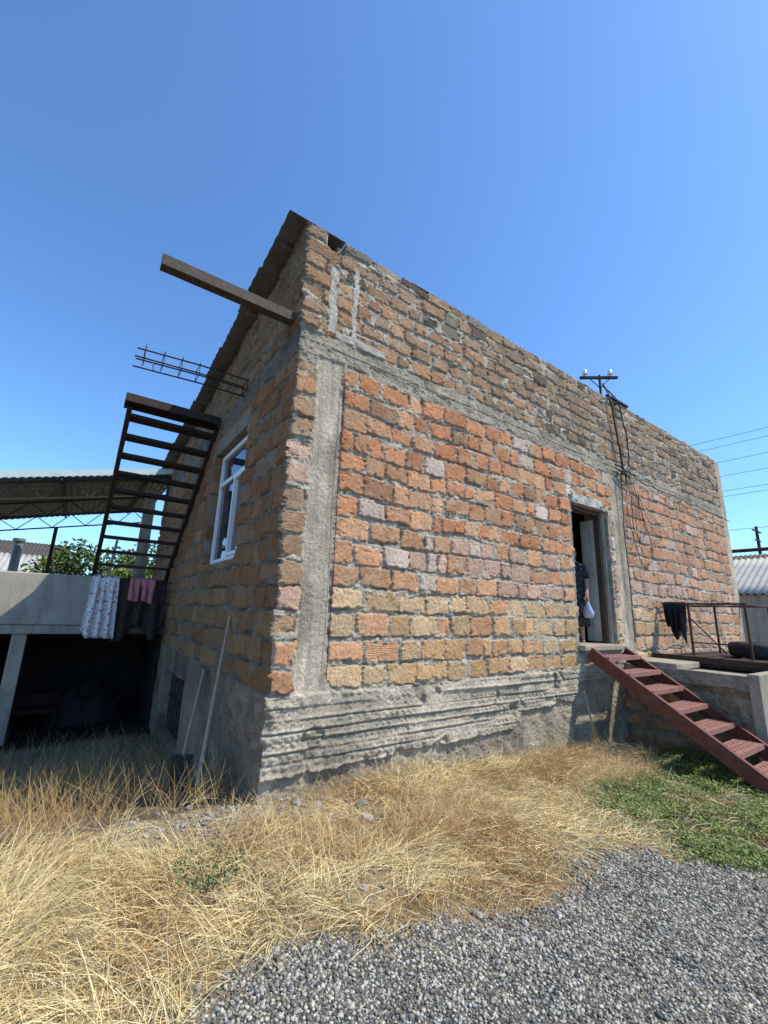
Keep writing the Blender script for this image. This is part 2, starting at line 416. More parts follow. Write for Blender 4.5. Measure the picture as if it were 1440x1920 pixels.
    if not side:
        bot=np.interp(u,[0,3.0,3.15,4.2,4.4,12],[.15,.17,.34,.36,.6,.7])
        lim=np.where((u>4.4)&(u<5.8),1.0,.75)
        rough=(wv<=lim)&(wv>bot+(mid-.5)*.05)
        wob=v+.012*(fbm(u,v*0,.9,2,s+60)-.5)+.005*(mid-.5)
        line=np.zeros_like(u); crack=np.zeros_like(u)
        for zz in (.25,.325,.40,.475,.56,.66):
            line=np.maximum(line,np.exp(-((wob-zz)/.009)**2)*ss(.3,.5,fbm(u,v*.2,.9,2,int(s+61+zz*100))))
            crack=np.maximum(crack,np.exp(-((wob-zz+.02)/.006)**2)*ss(.4,.6,fbm(u,v*.2,1.3,2,int(s+91+zz*100))))
        dim=ss(.34,.22,np.hypot(((u+.03*(np.floor(v/.075)%2))%.07)/.07-.5,((v+.05)%.075)/.075-.5))*ss(.48,.54,fbm(u,v,1.6,2,s+29))
        brk=fbm(u,v,7,4,s+28); lay=np.floor(wob/.079); lo_=h2(np.floor(u/.9+h2(lay,lay*0,8)*3),lay,s+70)
        hr=.046+.018*(lo_-.5)+.018*(brk-.5)+.010*(low-.5)+.015*line-.014*crack+.008*dim+(fine-.5)*.015+(chip-.5)*.012
        patch=ss(.58,.62,fbm(u,v,2.6,4,s+31))*ss(.45,.5,fbm(u,v,9,2,s+32))
        hr=hr-.024*patch
        rc=np.array([.62,.53,.405])*(.56+.7*fbm(u,v,5,5,s+30))[...,None]*(1-.32*patch[...,None])*(1-.32*crack[...,None])*(.9+.2*lo_[...,None])*(.88+.24*chip[...,None])
        dirt=ss(.45,.7,fbm(u,v*.5,3,4,s+36))[...,None]
        rc=rc*(1-.22*dirt)
        setc(rough,hr,rc)
        low_=(wv<=bot+(mid-.5)*.05)
        seam=np.exp(-((u-1.95-.01*mid)/.012)**2)+np.exp(-((u-.6)/.01)**2)+np.exp(-((u-3.1)/.012)**2)
        setc(low_,.014+.030*(mid-.5)+.016*(fine-.5)+(chip-.5)*.012-.012*seam,np.array([.50,.42,.31])*(.58+.65*low[...,None])*(.75+.5*mid[...,None])*(1-.33*dirt))
        door=(u>4.42)&(u<5.62)&(v>1.0)&(v<3.27)
        setc(door&(mid<.62),.02+(fine-.5)*.02,np.array([.42,.37,.3])*(.7+.5*mid[...,None]))
        lint=(u>4.5)&(u<5.35)&(v>3.12+.05*(mid-.5))&(v<3.32+.14*(mid-.5))
        setc(lint,.045+(mid-.5)*.07,np.array([.64,.6,.53])*(.45+.85*mid[...,None]))
    else:
        base=wv<=.76
        pl=fbm(u,v,3.2,4,s+34); dirt=ss(.45,.7,fbm(u,v*.5,3,4,s+36))[...,None]
        setc(base,.03+.05*(pl-.5)+.02*(mid-.5)+(fine-.5)*.014,np.array([.40,.31,.21])*(.45+.8*fbm(u,v,2,4,s+33))[...,None]*(.75+.5*pl[...,None])*(1-.3*dirt))
        rw=(u<1.1)&(wv<=.76)&(wv>.3+(mid-.5)*.2); setc(rw,.04+.06*(mid-.5)+(chip-.5)*.03,np.array([.38,.28,.19])*(.6+.6*mid[...,None]))
        ms=(u>1.25)&(u<2.95)&(v>3.56)&(v<3.8+.04*(mid-.5)); setc(ms,.03+(mid-.5)*.02,cc*1.1)
    H=np.maximum(H,.004)
    edge=np.clip(1-u/.03,0,1)**2; H=np.maximum(H-.008*edge,.002)
    return u,v,H,C,hatch,hamp
Uf=stepgrid(L_F,.0084,.021); Us=stepgrid(L_S,.0105,.04)
fu,fv,fH,fC,fh,fa=field(Uf,False,100)
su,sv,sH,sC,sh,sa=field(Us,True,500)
def build(u,v,H,C,hatch,hamp,keep,tf,other,name):
    sh_=np.clip(1-u/.12,0,1)*other[None,:]
    P=tf(u-sh_,v,H); Pb=tf(u,v,np.full_like(H,-.07))
    ni,nj=u.shape; idx=np.arange(ni*nj).reshape(ni,nj)
    F=np.stack([idx[:-1,:-1],idx[1:,:-1],idx[1:,1:],idx[:-1,1:]],-1)[keep]
    kp=np.zeros((ni+1,nj+1),bool); kp[1:-1,1:-1]=keep
    A=kp[:-1,1:-1]!=kp[1:,1:-1]
    A[0,:]=False
    B=kp[1:-1,:-1]!=kp[1:-1,1:]
    ia,ja=np.nonzero(A); ib,jb=np.nonzero(B)
    e0=np.concatenate([idx[ia,ja],idx[ib,jb]]); e1=np.concatenate([idx[ia,ja+1],idx[ib+1,jb]])
    Pf=P.reshape(-1,3); Pbf=Pb.reshape(-1,3); n=len(Pf); ne=len(e0)
    nv=np.concatenate([Pf,Pf[e0],Pf[e1],Pbf[e1],Pbf[e0]])
    ar=np.arange(ne); SF=np.stack([n+ar,n+ne+ar,n+2*ne+ar,n+3*ne+ar],-1)
    Cf=C.reshape(-1,3); Cn=np.concatenate([Cf]+[Cf[e] for e in (e0,e1,e1,e0)])
    def ex(a): a=a.reshape(-1); return np.concatenate([a]+[a[e] for e in (e0,e1,e1,e0)])
    return mesh_np(name,nv,np.concatenate([F,SF]),M['masonry'],{'Col':('FLOAT_COLOR',Cn),'hatch':('FLOAT',ex(hatch)),'hamp':('FLOAT',ex(hamp)*1.0)},True)
def cen(a): return (a[:-1,:-1]+a[1:,1:])/2
cu,cv=cen(fu),cen(fv)
topj=5.36+.03*(h2(np.floor(cu/.38),cu*0,3)-.6)+.02*(fbm(cu,cu*0,10,2,2)-.5)
topj=np.where((cu>.2)&(cu<.42),5.2+.03*(fbm(cu,cu*0,30,2,2)-.5),topj)
keepf=~((cu>4.5)&(cu<5.55)&(cv>1.07)&(cv<3.17))&(cv<topj)&(cu<11.27+.03*(vn(cv,cv*0,4.3,9)-.5))
cu2,cv2=cen(su),cen(sv)
WY0,WY1=1.35,2.72; BY0,BY1=2.95,4.45
keeps=~((cu2>WY0-.03+.03*(vn(cv2,cv2*0,9,5)-.5))&(cu2<WY1+.03)&(cv2>1.95)&(cv2<3.58))&~((cu2>BY0)&(cu2<BY1)&(cv2>-.42)&(cv2<.44))&(cv2<5.33-SL*cu2)
house=thing('brick_house',(5.6,3.8,0),'unfinished orange tuff block house with concrete bands, corrugated roof','house')
w1=build(fu,fv,fH,fC,fh,fa,keepf,lambda u,v,h:np.stack([u,-h,v],-1),sH[0],'wall'); parent(w1,house)
w1['label']='long sunlit tuff block wall with concrete band and doorway'
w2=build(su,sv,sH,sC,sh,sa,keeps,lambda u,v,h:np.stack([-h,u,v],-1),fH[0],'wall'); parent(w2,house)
w2['label']='shaded tuff block end wall with white window'
b=MB(); b.box(.35,4.5,.03,.35,-1,5.33); b.box(5.55,10.9,.03,.35,-1,5.33); b.box(4.5,5.55,.03,.35,3.17,5.33); b.box(4.5,5.55,.03,.35,-1,1.05)
tz=lambda y:5.3-SL*y
wa,wb=WY0-.03,WY1+.03
b.prismx([(.03,-1),(wa,-1),(wa,tz(wa)),(.03,5.17)],.03,.35)
b.prismx([(wa,-1),(wb,-1),(wb,1.95),(wa,1.95)],.03,.35)
b.prismx([(wa,3.58),(wb,3.58),(wb,tz(wb)),(wa,tz(wa))],.03,.35)
b.prismx([(wb,-1),(BY0,-1),(BY0,tz(BY0)),(wb,tz(wb))],.03,.35)
b.prismx([(BY0,.44),(BY1,.44),(BY1,tz(BY1)),(BY0,tz(BY0))],.03,.35)
b.prismx([(BY1,-1),(7.5,-1),(7.5,tz(7.5)),(BY1,tz(BY1))],.03,.35)
b.prismx([(.03,-1),(7.5,-1),(7.5,tz(7.5)),(.03,tz(.03))],10.9,11.22)
b.box(.35,10.9,7.2,7.5,-1,4.4)
b.box(.35,10.9,.35,7.2,.9,1.05)
b.obj('wall_core',M['backing'],house)
def corr(name,x0,x1,y0,y1,zf,axisw,wl,amp,mat,par,th=.006,per=6):
    if axisw=='y': ys=np.arange(y0,y1,wl/per); xs=np.linspace(x0,x1,max(2,int((x1-x0)/1.0)+2))
    else: xs=np.arange(x0,x1,wl/per); ys=np.linspace(y0,y1,max(2,int((y1-y0)/1.0)+2))
    X,Y=np.meshgrid(xs,ys,indexing='ij'); Z=zf(X,Y)+amp*np.sin((Y if axisw=='y' else X)*2*math.pi/wl)
    ni,nj=X.shape; idx=np.arange(ni*nj).reshape(ni,nj)
    F=np.stack([idx[:-1,:-1],idx[1:,:-1],idx[1:,1:],idx[:-1,1:]],-1).reshape(-1,4)
    o=mesh_np(name,np.stack([X,Y,Z],-1).reshape(-1,3),F,mat,None,True)
    s=o.modifiers.new('thickness','SOLIDIFY'); s.thickness=th
    if par: parent(o,par)
    return o
rz=lambda X,Y:5.375-SL*Y+.015*((Y%.72)/.72)
roofE=sub('roof',house,(5.5,3.8,5.2))
def rpar(o): o.parent=roofE; o.matrix_parent_inverse=Matrix.Translation(-Vector((5.5,3.8,5.2)))
for i,(a,b_,c,d) in enumerate(((-.24,.42,-.03,.8),(-.26,.42,.77,1.6),(-.24,.42,1.57,2.4),(-.26,.42,2.37,3.2),(-.24,.42,3.17,4.0),(-.26,.42,3.97,4.9),(-.24,.42,4.87,5.8),(-.26,.42,5.77,6.8),(-.24,.42,6.77,7.9),(.42,11.3,.22,7.9),(1.35,1.95,-.015,.6),(7.9,8.3,0.0,.5))):
    o=corr('roof_sheet',a,b_,c,d,(lambda X,Y,i=i:rz(X,Y)+.005*(i%2)),'y',.16,.012,M['corr'],None,.004); rpar(o)
bb=MB()
for y in (.35,1.5,2.9,4.3,5.8,7.2): bb.bar((-.15,y,5.325-SL*y),(11.1,y,5.325-SL*y),.05,.05)
o=bb.obj('roof_purlins',M['barkmat']); rpar(o)
b=MB(); y0,y1,z0,z1=.05,.15,4.215,4.315
b.box(-1.25,.05,y0,y1,z1-.012,z1); b.box(-1.25,.05,y0,y0+.010,z0,z1-.012); b.box(-1.25,.05,y0+.010,y1,z0,z0+.012)
b.obj('steel_beam',M['beamsteel'],house)
b=MB()
for dy in (0,.2):
    for dz in (0,.13): 
        b.tube([(.1,1.5+dy,4.1+dz),(-.6,1.5+dy,4.1+dz-.01),(-1.27-.05*dy,1.5+dy+.02,4.08+dz-.02+.02*dy)],.009,6)
for i in range(7):
    x=-.05-.19*i; z=4.095
    b.tube([(x,1.49,z),(x,1.71,z),(x,1.71,z+.145),(x,1.49,z+.145),(x,1.49,z)],.005,5)
b.tube([(-1.05,1.5,4.1),(-1.1,1.49,4.02),(-1.08,1.5,3.95)],.005,5)
b.obj('rebar_cage',M['darksteel'],house)
# window
win=sub('window',house,(.12,1.9,2))
def wpar(o): o.parent=win; o.matrix_parent_inverse=Matrix.Translation(-Vector((.12,1.9,2)))
b=MB(); x0,x1=.05,.12; ya,yb,za,zb=WY0,WY1,1.97,3.55; t=.065; zt=3.08; ym=1.95
b.box(x0,x1,ya,ya+t,za,zb); b.box(x0,x1,yb-t,yb,za,zb); b.box(x0,x1,ya+t,yb-t,za,za+t); b.box(x0,x1,ya+t,yb-t,zb-t,zb)
b.box(x0,x1,ya+t,yb-t,zt,zt+.06); b.box(x0,x1,ym-.03,ym+.03,za+t,zt)
b.box(x0-.02,x1-.01,ya+t,ya+t+.045,za+t,zt); b.box(x0-.02,x1-.01,ym-.075,ym-.03,za+t,zt)
b.box(x0-.02,x1-.01,ya+t+.045,ym-.075,za+t,za+t+.045); b.box(x0-.02,x1-.01,ya+t+.045,ym-.075,zt-.045,zt)
o=b.obj('frame',M['white'],bevel=.004); wpar(o)
o=MB().box(.085,.095,ya+t,yb-t,za+t,zb-t).obj('window_pane',M['glass']); wpar(o)
o=MB().box(-.03,.05,1.33,2.74,1.93,1.968).obj('sill',M['concrete'],bevel=.008); wpar(o)
b=MB(); 
for i in range(9): b.bar((.08,BY0+.1+i*.16,-.4),(.08,BY0+.1+i*.16,.42),.018,.018,(0,1,0))
b.bar((.08,BY0,.05),(.08,BY1,.05),.018,.018); b.obj('basement_grille',M['darksteel'],house)
MB().box(.3,.34,BY0-.02,BY1+.02,-.45,.45).obj('basement_shade_sheet',M['black'],house)  # added black sheet, stands in for the shade inside the opening
# door
dr=sub('doorway',house,(5,.1,1.07))
def dpar(o): o.parent=dr; o.matrix_parent_inverse=Matrix.Translation(-Vector((5,.1,1.07)))
b=MB(); b.box(4.5,4.56,.08,.16,1.08,3.1); b.box(5.44,5.5,.08,.16,1.08,3.1); b.box(4.5,5.5,.08,.16,3.1,3.16)
dpar(b.obj('door_frame',M['brownframe'],bevel=.004))
b=MB(); b.box(5.445,5.485,.17,.40,1.1,3.05); b.box(5.437,5.445,.2,.37,1.3,2.0); b.box(5.437,5.445,.2,.37,2.15,2.95)
dpar(b.obj('door',M['plaster'],bevel=.004,label='pale grey open door leaf'))
b=MB(); b.box(5.5,5.55,.03,.35,1.07,3.17); b.box(4.45,5.62,-.13,.35,1.0,1.075)
dpar(b.obj('threshold',M['concrete'],bevel=.012))
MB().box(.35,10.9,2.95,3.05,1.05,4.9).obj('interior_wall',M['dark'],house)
mast=sub('service_mast',house,(6.05,.15,5.2))
def mpar(o): o.parent=mast; o.matrix_parent_inverse=Matrix.Translation(-Vector((6.05,.15,5.2)))
b=MB(); b.tube([(6.05,.15,5.0),(6.05,.15,5.95)],.022,8); d=Vector((.777,-.63,0)); c=Vector((6.05,.15,5.9))
b.bar(c-d*.36,c+d*.33,.045,.045); b.tube([c+d*.2,(6.05,.15,5.68)],.008,6); b.tube([c-d*.2,(6.05,.15,5.68)],.008,6)
mpar(b.obj('mast_pole',M['darksteel']))
for k in (-.26,.2,):
    p=c+d*k; mpar(MB().tube([p+Vector((0,0,.02)),p+Vector((0,0,.06)),p+Vector((0,0,.065)),p+Vector((0,0,.1)),p+Vector((0,0,.11)),p+Vector((0,0,.15)),p+Vector((0,0,.17))],[.012,.014,.05,.04,.035,.04,.012],10).obj('insulator',M['porc'],smooth=True))
b=MB(); b.bar((5.85,-.05,5.39),(6.6,-.05,5.39),.05,.03); b.bar((6.1,-.07,5.3),(6.55,.3,5.43),.03,.03); b.obj('steel_angle',M['darksteel'],house)
b=MB()
def wob(pts,r,n=20,a=.03,sd=1):
    rr=np.random.default_rng(sd); pts=np.array(pts,float); t=np.linspace(0,len(pts)-1,n)
    out=np.stack([np.interp(t,range(len(pts)),pts[:,i]) for i in range(3)],-1)
    for _ in range(3): out[1:-1]=(out[:-2]+out[1:-1]*2+out[2:])/4
    out[1:-1]+=rr.normal(0,a,(n-2,3))*[1,.2,1]; b.tube([tuple(p) for p in out],r,6)
wob([(6.05,.1,5.75),(5.88,-.08,5.4),(5.95,-.1,4.8),(6.1,-.1,3.98)],.017,24,.008,1)
wob([(6.05,.1,5.7),(6.15,-.09,5.4),(6.35,-.1,4.7),(6.3,-.12,4.1),(6.1,-.1,3.98)],.012,24,.01,2)
wob([(5.85,-.09,4.05),(6.5,-.12,3.98),(6.2,-.12,3.9),(5.9,-.1,3.97),(6.35,-.11,4.03),(6.0,-.1,3.93)],.014,34,.02,3)
wob([(6.1,-.1,3.98),(6.3,-.09,3.5),(6.25,-.09,3.0),(6.5,-.09,2.75),(6.75,-.09,3.0),(6.6,-.09,3.5),(6.25,-.09,3.95)],.006,40,.015,4)
wob([(6.1,-.1,3.98),(6.7,-.08,3.3),(7.0,-.08,2.6),(6.7,-.08,2.35),(6.45,-.08,2.7),(6.4,-.08,3.2),(6.6,-.08,3.6)],.004,40,.015,5)
wob([(6.15,-.1,3.95),(6.1,-.09,3.3),(6.35,-.09,2.5),(6.6,-.09,2.3),(6.8,-.09,2.5)],.005,30,.015,12)
wob([(6.15,-.1,3.98),(6.5,-.09,3.8),(6.85,-.09,3.2),(7.2,-.09,2.95)],.004,30,.015,13)
wob([(6.0,-.1,3.98),(5.98,-.07,3.0),(6.0,-.07,2.0),(5.98,-.07,1.1)],.008,24,.01,6)
wob([(6.2,-.08,3.95),(7.4,-.08,3.9),(9.4,-.08,3.9),(11.2,-.08,3.85)],.008,24,.012,8)
b.obj('cable_bundle',M['cable'],house)
b=MB(); wob([(.5,-.05,3.7),(.49,-.05,2.6),(.5,-.05,1.6),(.49,-.05,.85)],.0035,20,.003,9); b.obj('tie_wire',M['darksteel'],house)

# ------------------------------------------------------------ red steel steps
st=thing('metal_staircase',(5.05,-.95,-.2),'short faded red steel staircase up to the doorway','staircase')
topz,botz,yt,ybm=1.0,-.22,-.12,-1.95
for x in (4.55,5.5):
    b=MB(); p=Vector((x,yt,topz-.02)); q=Vector((x,ybm,botz+.03))
    b.bar(p,q,.012,.16); sgn=-1 if x<5 else 1
    dd=(q-p).normalized(); up=Vector((1,0,0)).cross(dd); up=up if up.z>0 else -up
    b.bar(p+up*.075-Vector((sgn*.03,0,0)),q+up*.075-Vector((sgn*.03,0,0)),.05,.01); b.bar(p-up*.075-Vector((sgn*.03,0,0)),q-up*.075-Vector((sgn*.03,0,0)),.05,.01)
    b.obj('stringer',M['redsteel'],st)
for i in range(7):
    f=(i+.45)/7.1; y=yt+(ybm-yt)*f; z=topz+(botz-topz)*f+.02
    b=MB(); b.box(4.57,5.48,y-.13,y+.12,z-.012,z); b.box(4.57,5.48,y-.142,y-.13,z-.05,z+.002); b.box(4.57,5.48,y+.12,y+.13,z-.04,z)
    for k in range(9): 
        xx=4.62+k*.1; 
        for yy in (-.08,-.02,.05): b.bar((xx,y+yy,z+.002),(xx+.05,y+yy+.03,z+.002),.01,.006)
    b.obj('tread',M['treadred'],st)

# ------------------------------------------------------------ small masonry terrace beside the steps
tr=thing('block_terrace',(7.5,-.8,-.2),'low grey brown block and concrete terrace beside red steps','terrace')
U2=np.arange(0,1.56,.011); V2=np.arange(-.5,.80,.011)
uu,vv=np.meshgrid(U2,V2,indexing='ij')
def patchwall(uu,vv,seed,rows):
    mid=fbm(uu,vv,9,3,seed); fine=fbm(uu,vv,36,2,seed+1)
    wu=uu+(mid-.5)*.05; wv=vv+(fbm(uu,vv,11,3,seed+2)-.5)*.05
    row=np.floor((wv+.5)/rows); off=h2(row,row*0,seed)*.3; q=np.floor((wu+off)/.36)
    fu_=(wu+off)-q*.36; fv_=(wv+.5)-row*rows
    d=np.minimum(np.minimum(fu_,.36-fu_),np.minimum(fv_,rows-fv_)); mk=ss(.016,.026,d-(mid-.5)*.04-.03*ss(.5,.7,fbm(uu,vv,4,3,seed+9)))
    rd=h2(q,row,seed+5); H=.03*(1-mk)+mk*(.03+.03*rd)+(fine-.5)*.024+(mid-.5)*.04
    cb=np.where((rd<.6)[...,None],PAL['br2'],PAL['br']*1.1)*(.6+.5*rd[...,None])
    cb=np.where((rd>.85)[...,None],PAL['bo']*.9,cb)
    C=np.array([.33,.28,.21])*(1-mk[...,None])+cb*mk[...,None]; C=C*(.7+.6*mid[...,None])
    ct=(vv>.62+.05*(mid-.5)); C=np.where(ct[...,None],np.array([.4,.35,.27])*(.6+.6*mid[...,None]),C); H=np.where(ct,.06+(mid-.5)*.06,H)
    return H,C
H,C=patchwall(uu,vv,900,.2)
keep=np.ones((uu.shape[0]-1,uu.shape[1]-1),bool)
z0=np.zeros_like(uu)
o=build(uu,vv,H,C,z0,z0,keep,lambda u,v,h:np.stack([5.7-h,-1.56+u*1.0,v],-1),np.zeros(len(V2)),'block_side'); parent(o,tr)
b=MB(); b.box(5.72,9.6,-1.54,-.05,-.5,.76); b.box(5.64,9.6,-1.66,-1.541,-.5,.83); b.obj('terrace_body',M['concrete'],tr,bevel=.01)
b=MB(); b.box(5.68,6.5,-.75,-.06,.772,.86); b.obj('concrete_slab',M['concrete'],tr,bevel=.015)
b=MB(); b.box(6.55,9.5,-1.62,-.08,.79,.84); b.box(6.5,9.5,-1.66,-1.6,.845,.93); b.box(6.5,6.58,-1.6,-.08,.845,.93)
for i in range(8): b.box(6.6,9.45,-1.58+i*.185,-1.42+i*.185,.85,.9+.006*(i%3))
b.obj('steel_deck',M['darksteel'],tr)
tb=thing('table_frame',(7.5,-.65,.93),'rusty dark red steel table frame standing on terrace deck','table')
b=MB(); zt=1.74
for x in (7.0,8.15):
    b.bar((x,-.1,zt),(x,-1.26,zt),.032,.032)
for y in (-.1,-1.26): b.bar((7.02,y,zt),(8.13,y,zt),.032,.032)
b.bar((7.02,-.7,zt),(8.13,-.7,zt),.025,.025); b.obj('table_top_frame',M['rustred'],tb)
for x in (7.0,8.15):
    for y in (-.5,-1.26):
        MB().bar((x,y,.92),(x,y,zt-.016),.03,.03,(0,1,0)).obj('leg',M['rustred'],tb)
b=MB(); b.bar((7.0,-.5,1.12),(7.0,-1.26,1.12),.02,.02); b.bar((7.0,-.52,1.5),(7.0,-.95,.98),.018,.018); b.obj('brace',M['rustred'],tb)
def cloth(name,p0,p1,drop,mat,amp=.025,n=30,m_=26,seed=1,flare=.0,back=.4,rag=.06):
    p0=np.array(p0);p1=np.array(p1); d=p1-p0; L=np.linalg.norm(d[:2]); nrm=np.array([-d[1],d[0],0])/max(L,1e-6)
    s=np.linspace(0,1,n); t=np.linspace(-back,1,m_); S,T=np.meshgrid(s,t,indexing='ij')
    ph=fbm(S*6,T*1.2,1.0,3,seed)
    fold=amp*np.sin(S*22+3*ph+seed)*np.clip(np.abs(T)*1.6,.1,1)+amp*.8*(ph-.5)
    side=np.where(T>=0,1,-1)*.02*np.minimum(np.abs(T)*8,1)
    base=p0+(d)*(.5+(S[...,None]-.5)*(1+flare*np.abs(T[...,None])))
    dl=drop*(1+rag*4*(vn(S*5,S*0,1,seed+3)-.5)*np.abs(T))
    P=base+nrm*(-(side)+fold*1.0)[...,None]; P[...,2]-=np.abs(T)*dl; P[...,2]+=.012
    ni,nj=S.shape; idx=np.arange(ni*nj).reshape(ni,nj)
    F=np.stack([idx[:-1,:-1],idx[1:,:-1],idx[1:,1:],idx[:-1,1:]],-1).reshape(-1,4)
    o=mesh_np(name,P.reshape(-1,3),F,mat,None,True); sm=o.modifiers.new('t','SOLIDIFY'); sm.thickness=.006
    return o
top(cloth('black_garment',(7.0,-.12,1.765),(7.0,-.46,1.765),.5,M['black'],.05,seed=3,back=.7,rag=.2,flare=-.3),'black garment draped over the rusty table frame','clothing')
def tyre(loc,label,R=.26,r=.1,hh=.12):
    n,mn=60,16; vs=[];fs=[]
    for i in range(n):
        a=2*math.pi*i/n
        for j in range(mn):
            t=2*math.pi*j/mn; cr=math.copysign(abs(math.cos(t))**.6,math.cos(t)); sr=math.copysign(abs(math.sin(t))**.7,math.sin(t))
            rad=R+r*cr*.95+(.008 if (i%2 and cr>.8) else 0); vs.append((rad*math.cos(a),rad*math.sin(a),sr*hh))
    for i in range(n):
        for j in range(mn): fs.append((i*mn+j,((i+1)%n)*mn+j,((i+1)%n)*mn+(j+1)%mn,i*mn+(j+1)%mn))
    o=mesh_np('tyre',vs,fs,M['rubber'],None,True); o.location=loc
    return top(o,label,'tyre')
tyre((7.75,-1.12,1.035),'worn black tyre lying flat on the deck')

br=thing('broom',(4.35,-.2,-.22),'straw broom leaning on the house wall','broom')
MB().tube([(4.33,-.13,.5),(4.35,-.22,.05)],.012,8).obj('handle',M['wood'],br)
b=MB()
for i in range(60):
    a=rng.uniform(0,6.28); r=rng.uniform(0,.02); e=rng.uniform(.02,.085)
    b.tube([(4.35+r*math.cos(a),-.2+r*math.sin(a),.1),(4.35+e*math.cos(a),-.27+e*math.sin(a)*.5,-.2)],.004,4)
b.obj('bristles',M['yellowbr'],br)
s1=thing('garden_rake',(-.35,.46,-.05),'long wooden handled rake leaning on the shaded wall','tool')
MB().tube([(-.05,1.12,1.33),(-.2,.8,.68),(-.35,.46,.02)],.017,8).obj('handle',M['wood'],s1)
b=MB(); b.bar((-.46,.5,.0),(-.22,.38,.0),.025,.03); 
for i in range(7): 
    p=Vector((-.46,.5,0)).lerp(Vector((-.22,.38,0)),i/6); b.tube([p,p+Vector((-.03,-.06,-.07))],.006,5)
b.obj('rake_head',M['darksteel'],s1)
s2=thing('shovel',(-.36,1.1,-.25),'old shovel leaning on the shaded end wall','tool')
MB().tube([(-.06,1.86,.72),(-.34,1.1,.06)],.016,8).obj('handle',M['wood'],s2)
b=MB(); pts=[(-.09,0),(.09,0),(.1,.14),(.06,.25),(0,.3),(-.06,.25),(-.1,.14)]
ax=Vector((.9,-.4,0)).normalized(); dn=Vector((-.12,-.3,-.9)).normalized(); o0=Vector((-.34,1.1,.08)); nn=ax.cross(dn)
b.poly([o0+ax*p[0]+dn*p[1] for p in pts]); b.poly([o0+ax*p[0]+dn*p[1]+nn*.006 for p in pts][::-1]); b.obj('blade',M['darksteel'],s2)

# ------------------------------------------------------------ dark upper staircase on the end wall
us=thing('metal_staircase',(-.6,4.6,1.06),'dark rusty open steel staircase climbing along the end wall','staircase')
yt,yb_,zt,zb=2.95,6.45,4.02,1.08
for x in (-1.2,-.06):
    MB().bar((x,yt-.05,zt+.04),(x,yb_,zb),.06,.13).obj('stringer',M['darksteel'],us)
for i in range(14):
    f=(i+.4)/14; y=yt+(yb_-yt)*f; z=zt+(zb-zt)*f+.02
    b=MB(); b.box(-1.17,-.09,y-.12,y+.12,z-.02,z+.01); b.box(-1.17,-.09,y-.145,y-.12,z-.035,z+.01); b.obj('tread',M['darksteel'],us)
b=MB(); b.box(-1.27,-.05,2.72,2.98,4.1,4.135); b.box(-1.27,-.05,2.70,2.72,4.05,4.16); b.box(-1.27,-.05,2.98,3.0,4.05,4.16); b.obj('top_plate',M['darksteel'],us)

# ------------------------------------------------------------ terrace building
tb2=thing('terrace_building',(-3.5,7,-.6),'low concrete building with flat terrace and dark open ground floor','building')
MB().box(-9,-1.18,5.0,5.16,1.06,1.84).obj('parapet',M['lightconc'],tb2,bevel=.02)
b=MB(); b.box(-9,-1.18,5.02,9.5,.93,1.055); b.obj('terrace_slab',M['concrete'],tb2)
b=MB(); b.box(-1.175,-.03,5.05,9.5,.97,1.05); b.box(-1.175,-.03,5.05,5.12,.93,.97); b.obj('landing',M['barkmat'],tb2)
b=MB(); b.box(-9,-2.32,5.22,5.34,-.9,.925); b.obj('front_wall',M['lightconc'],tb2)
b=MB(); b.box(-2.5,-.05,7.0,7.1,-.9,.925); b.box(-2.5,-2.42,5.36,7.0,-.9,.925); b.box(-.1,-.045,5.21,7.0,-.9,.925); b.box(-2.4,-.1,5.21,7.0,.88,.925); b.obj('recess_shade_lining',M['dark'],tb2)  # added near-black lining, keeps light out and paints the recess shade
b=MB(); b.box(-2.08,-1.9,5.06,5.24,-.9,.925); b.obj('pillar',M['concrete'],tb2,bevel=.01)
bn=thing('metal_bench',(-1.9,5.8,-.65),'dim dark red metal bench stored below the terrace','bench')
b=MB(); b.box(-2.3,-1.35,5.75,6.15,-.36,-.30); b.obj('seat',M['dimred'],bn)
b=MB(); b.box(-2.3,-1.35,6.15,6.19,-.3,-.12); b.obj('backrest',M['dimred'],bn)
for x in (-2.28,-1.39):
    for y in (5.79,6.1): MB().box(x,x+.04,y,y+.04,-.8,-.36).obj('leg',M['dimred'],bn)
hx,hy=np.meshgrid(np.linspace(-1,1,40),np.linspace(-1,1,30),indexing='ij')
i_=np.arange(40*30).reshape(40,30); hf=np.stack([i_[:-1,:-1],i_[1:,:-1],i_[1:,1:],i_[:-1,1:]],-1).reshape(-1,4)
hz=np.maximum(0,(1-hx**2-hy**2))**.5*.55*(.4+1.2*fbm(hx,hy,3,3,177))
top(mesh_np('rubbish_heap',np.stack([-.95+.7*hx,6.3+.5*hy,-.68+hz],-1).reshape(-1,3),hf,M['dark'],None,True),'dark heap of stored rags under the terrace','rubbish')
rl=MB(); rl.bar((-1.2,4.93,1.83),(-.04,4.93,1.8),.03,.03); rl.bar((-1.15,4.97,1.07),(-1.15,4.95,1.83),.03,.03,(0,1,0)); rl.bar((-1.15,4.93,1.45),(-.04,4.93,1.43),.02,.02)
top(rl.obj('steel_railing',M['darksteel']),'thin dark steel railing at the terrace edge','railing')
top(cloth('floral_dress',(-1.21,4.92,1.86),(-.84,4.92,1.85),.93,M['floral'],.05,seed=5,flare=.25,back=.3),'white floral dress hanging over the railing','clothing')
top(cloth('pink_towel',(-.68,4.92,1.85),(-.3,4.92,1.84),.42,M['pink'],.035,seed=8,back=.8),'pink towel hanging over the railing','towel')
top(cloth('dark_cloth',(-.84,4.95,1.84),(-.1,4.95,1.80),.85,M['blue'],.05,seed=11,back=.5,rag=.15),'dark cloth hanging on the railing','clothing')
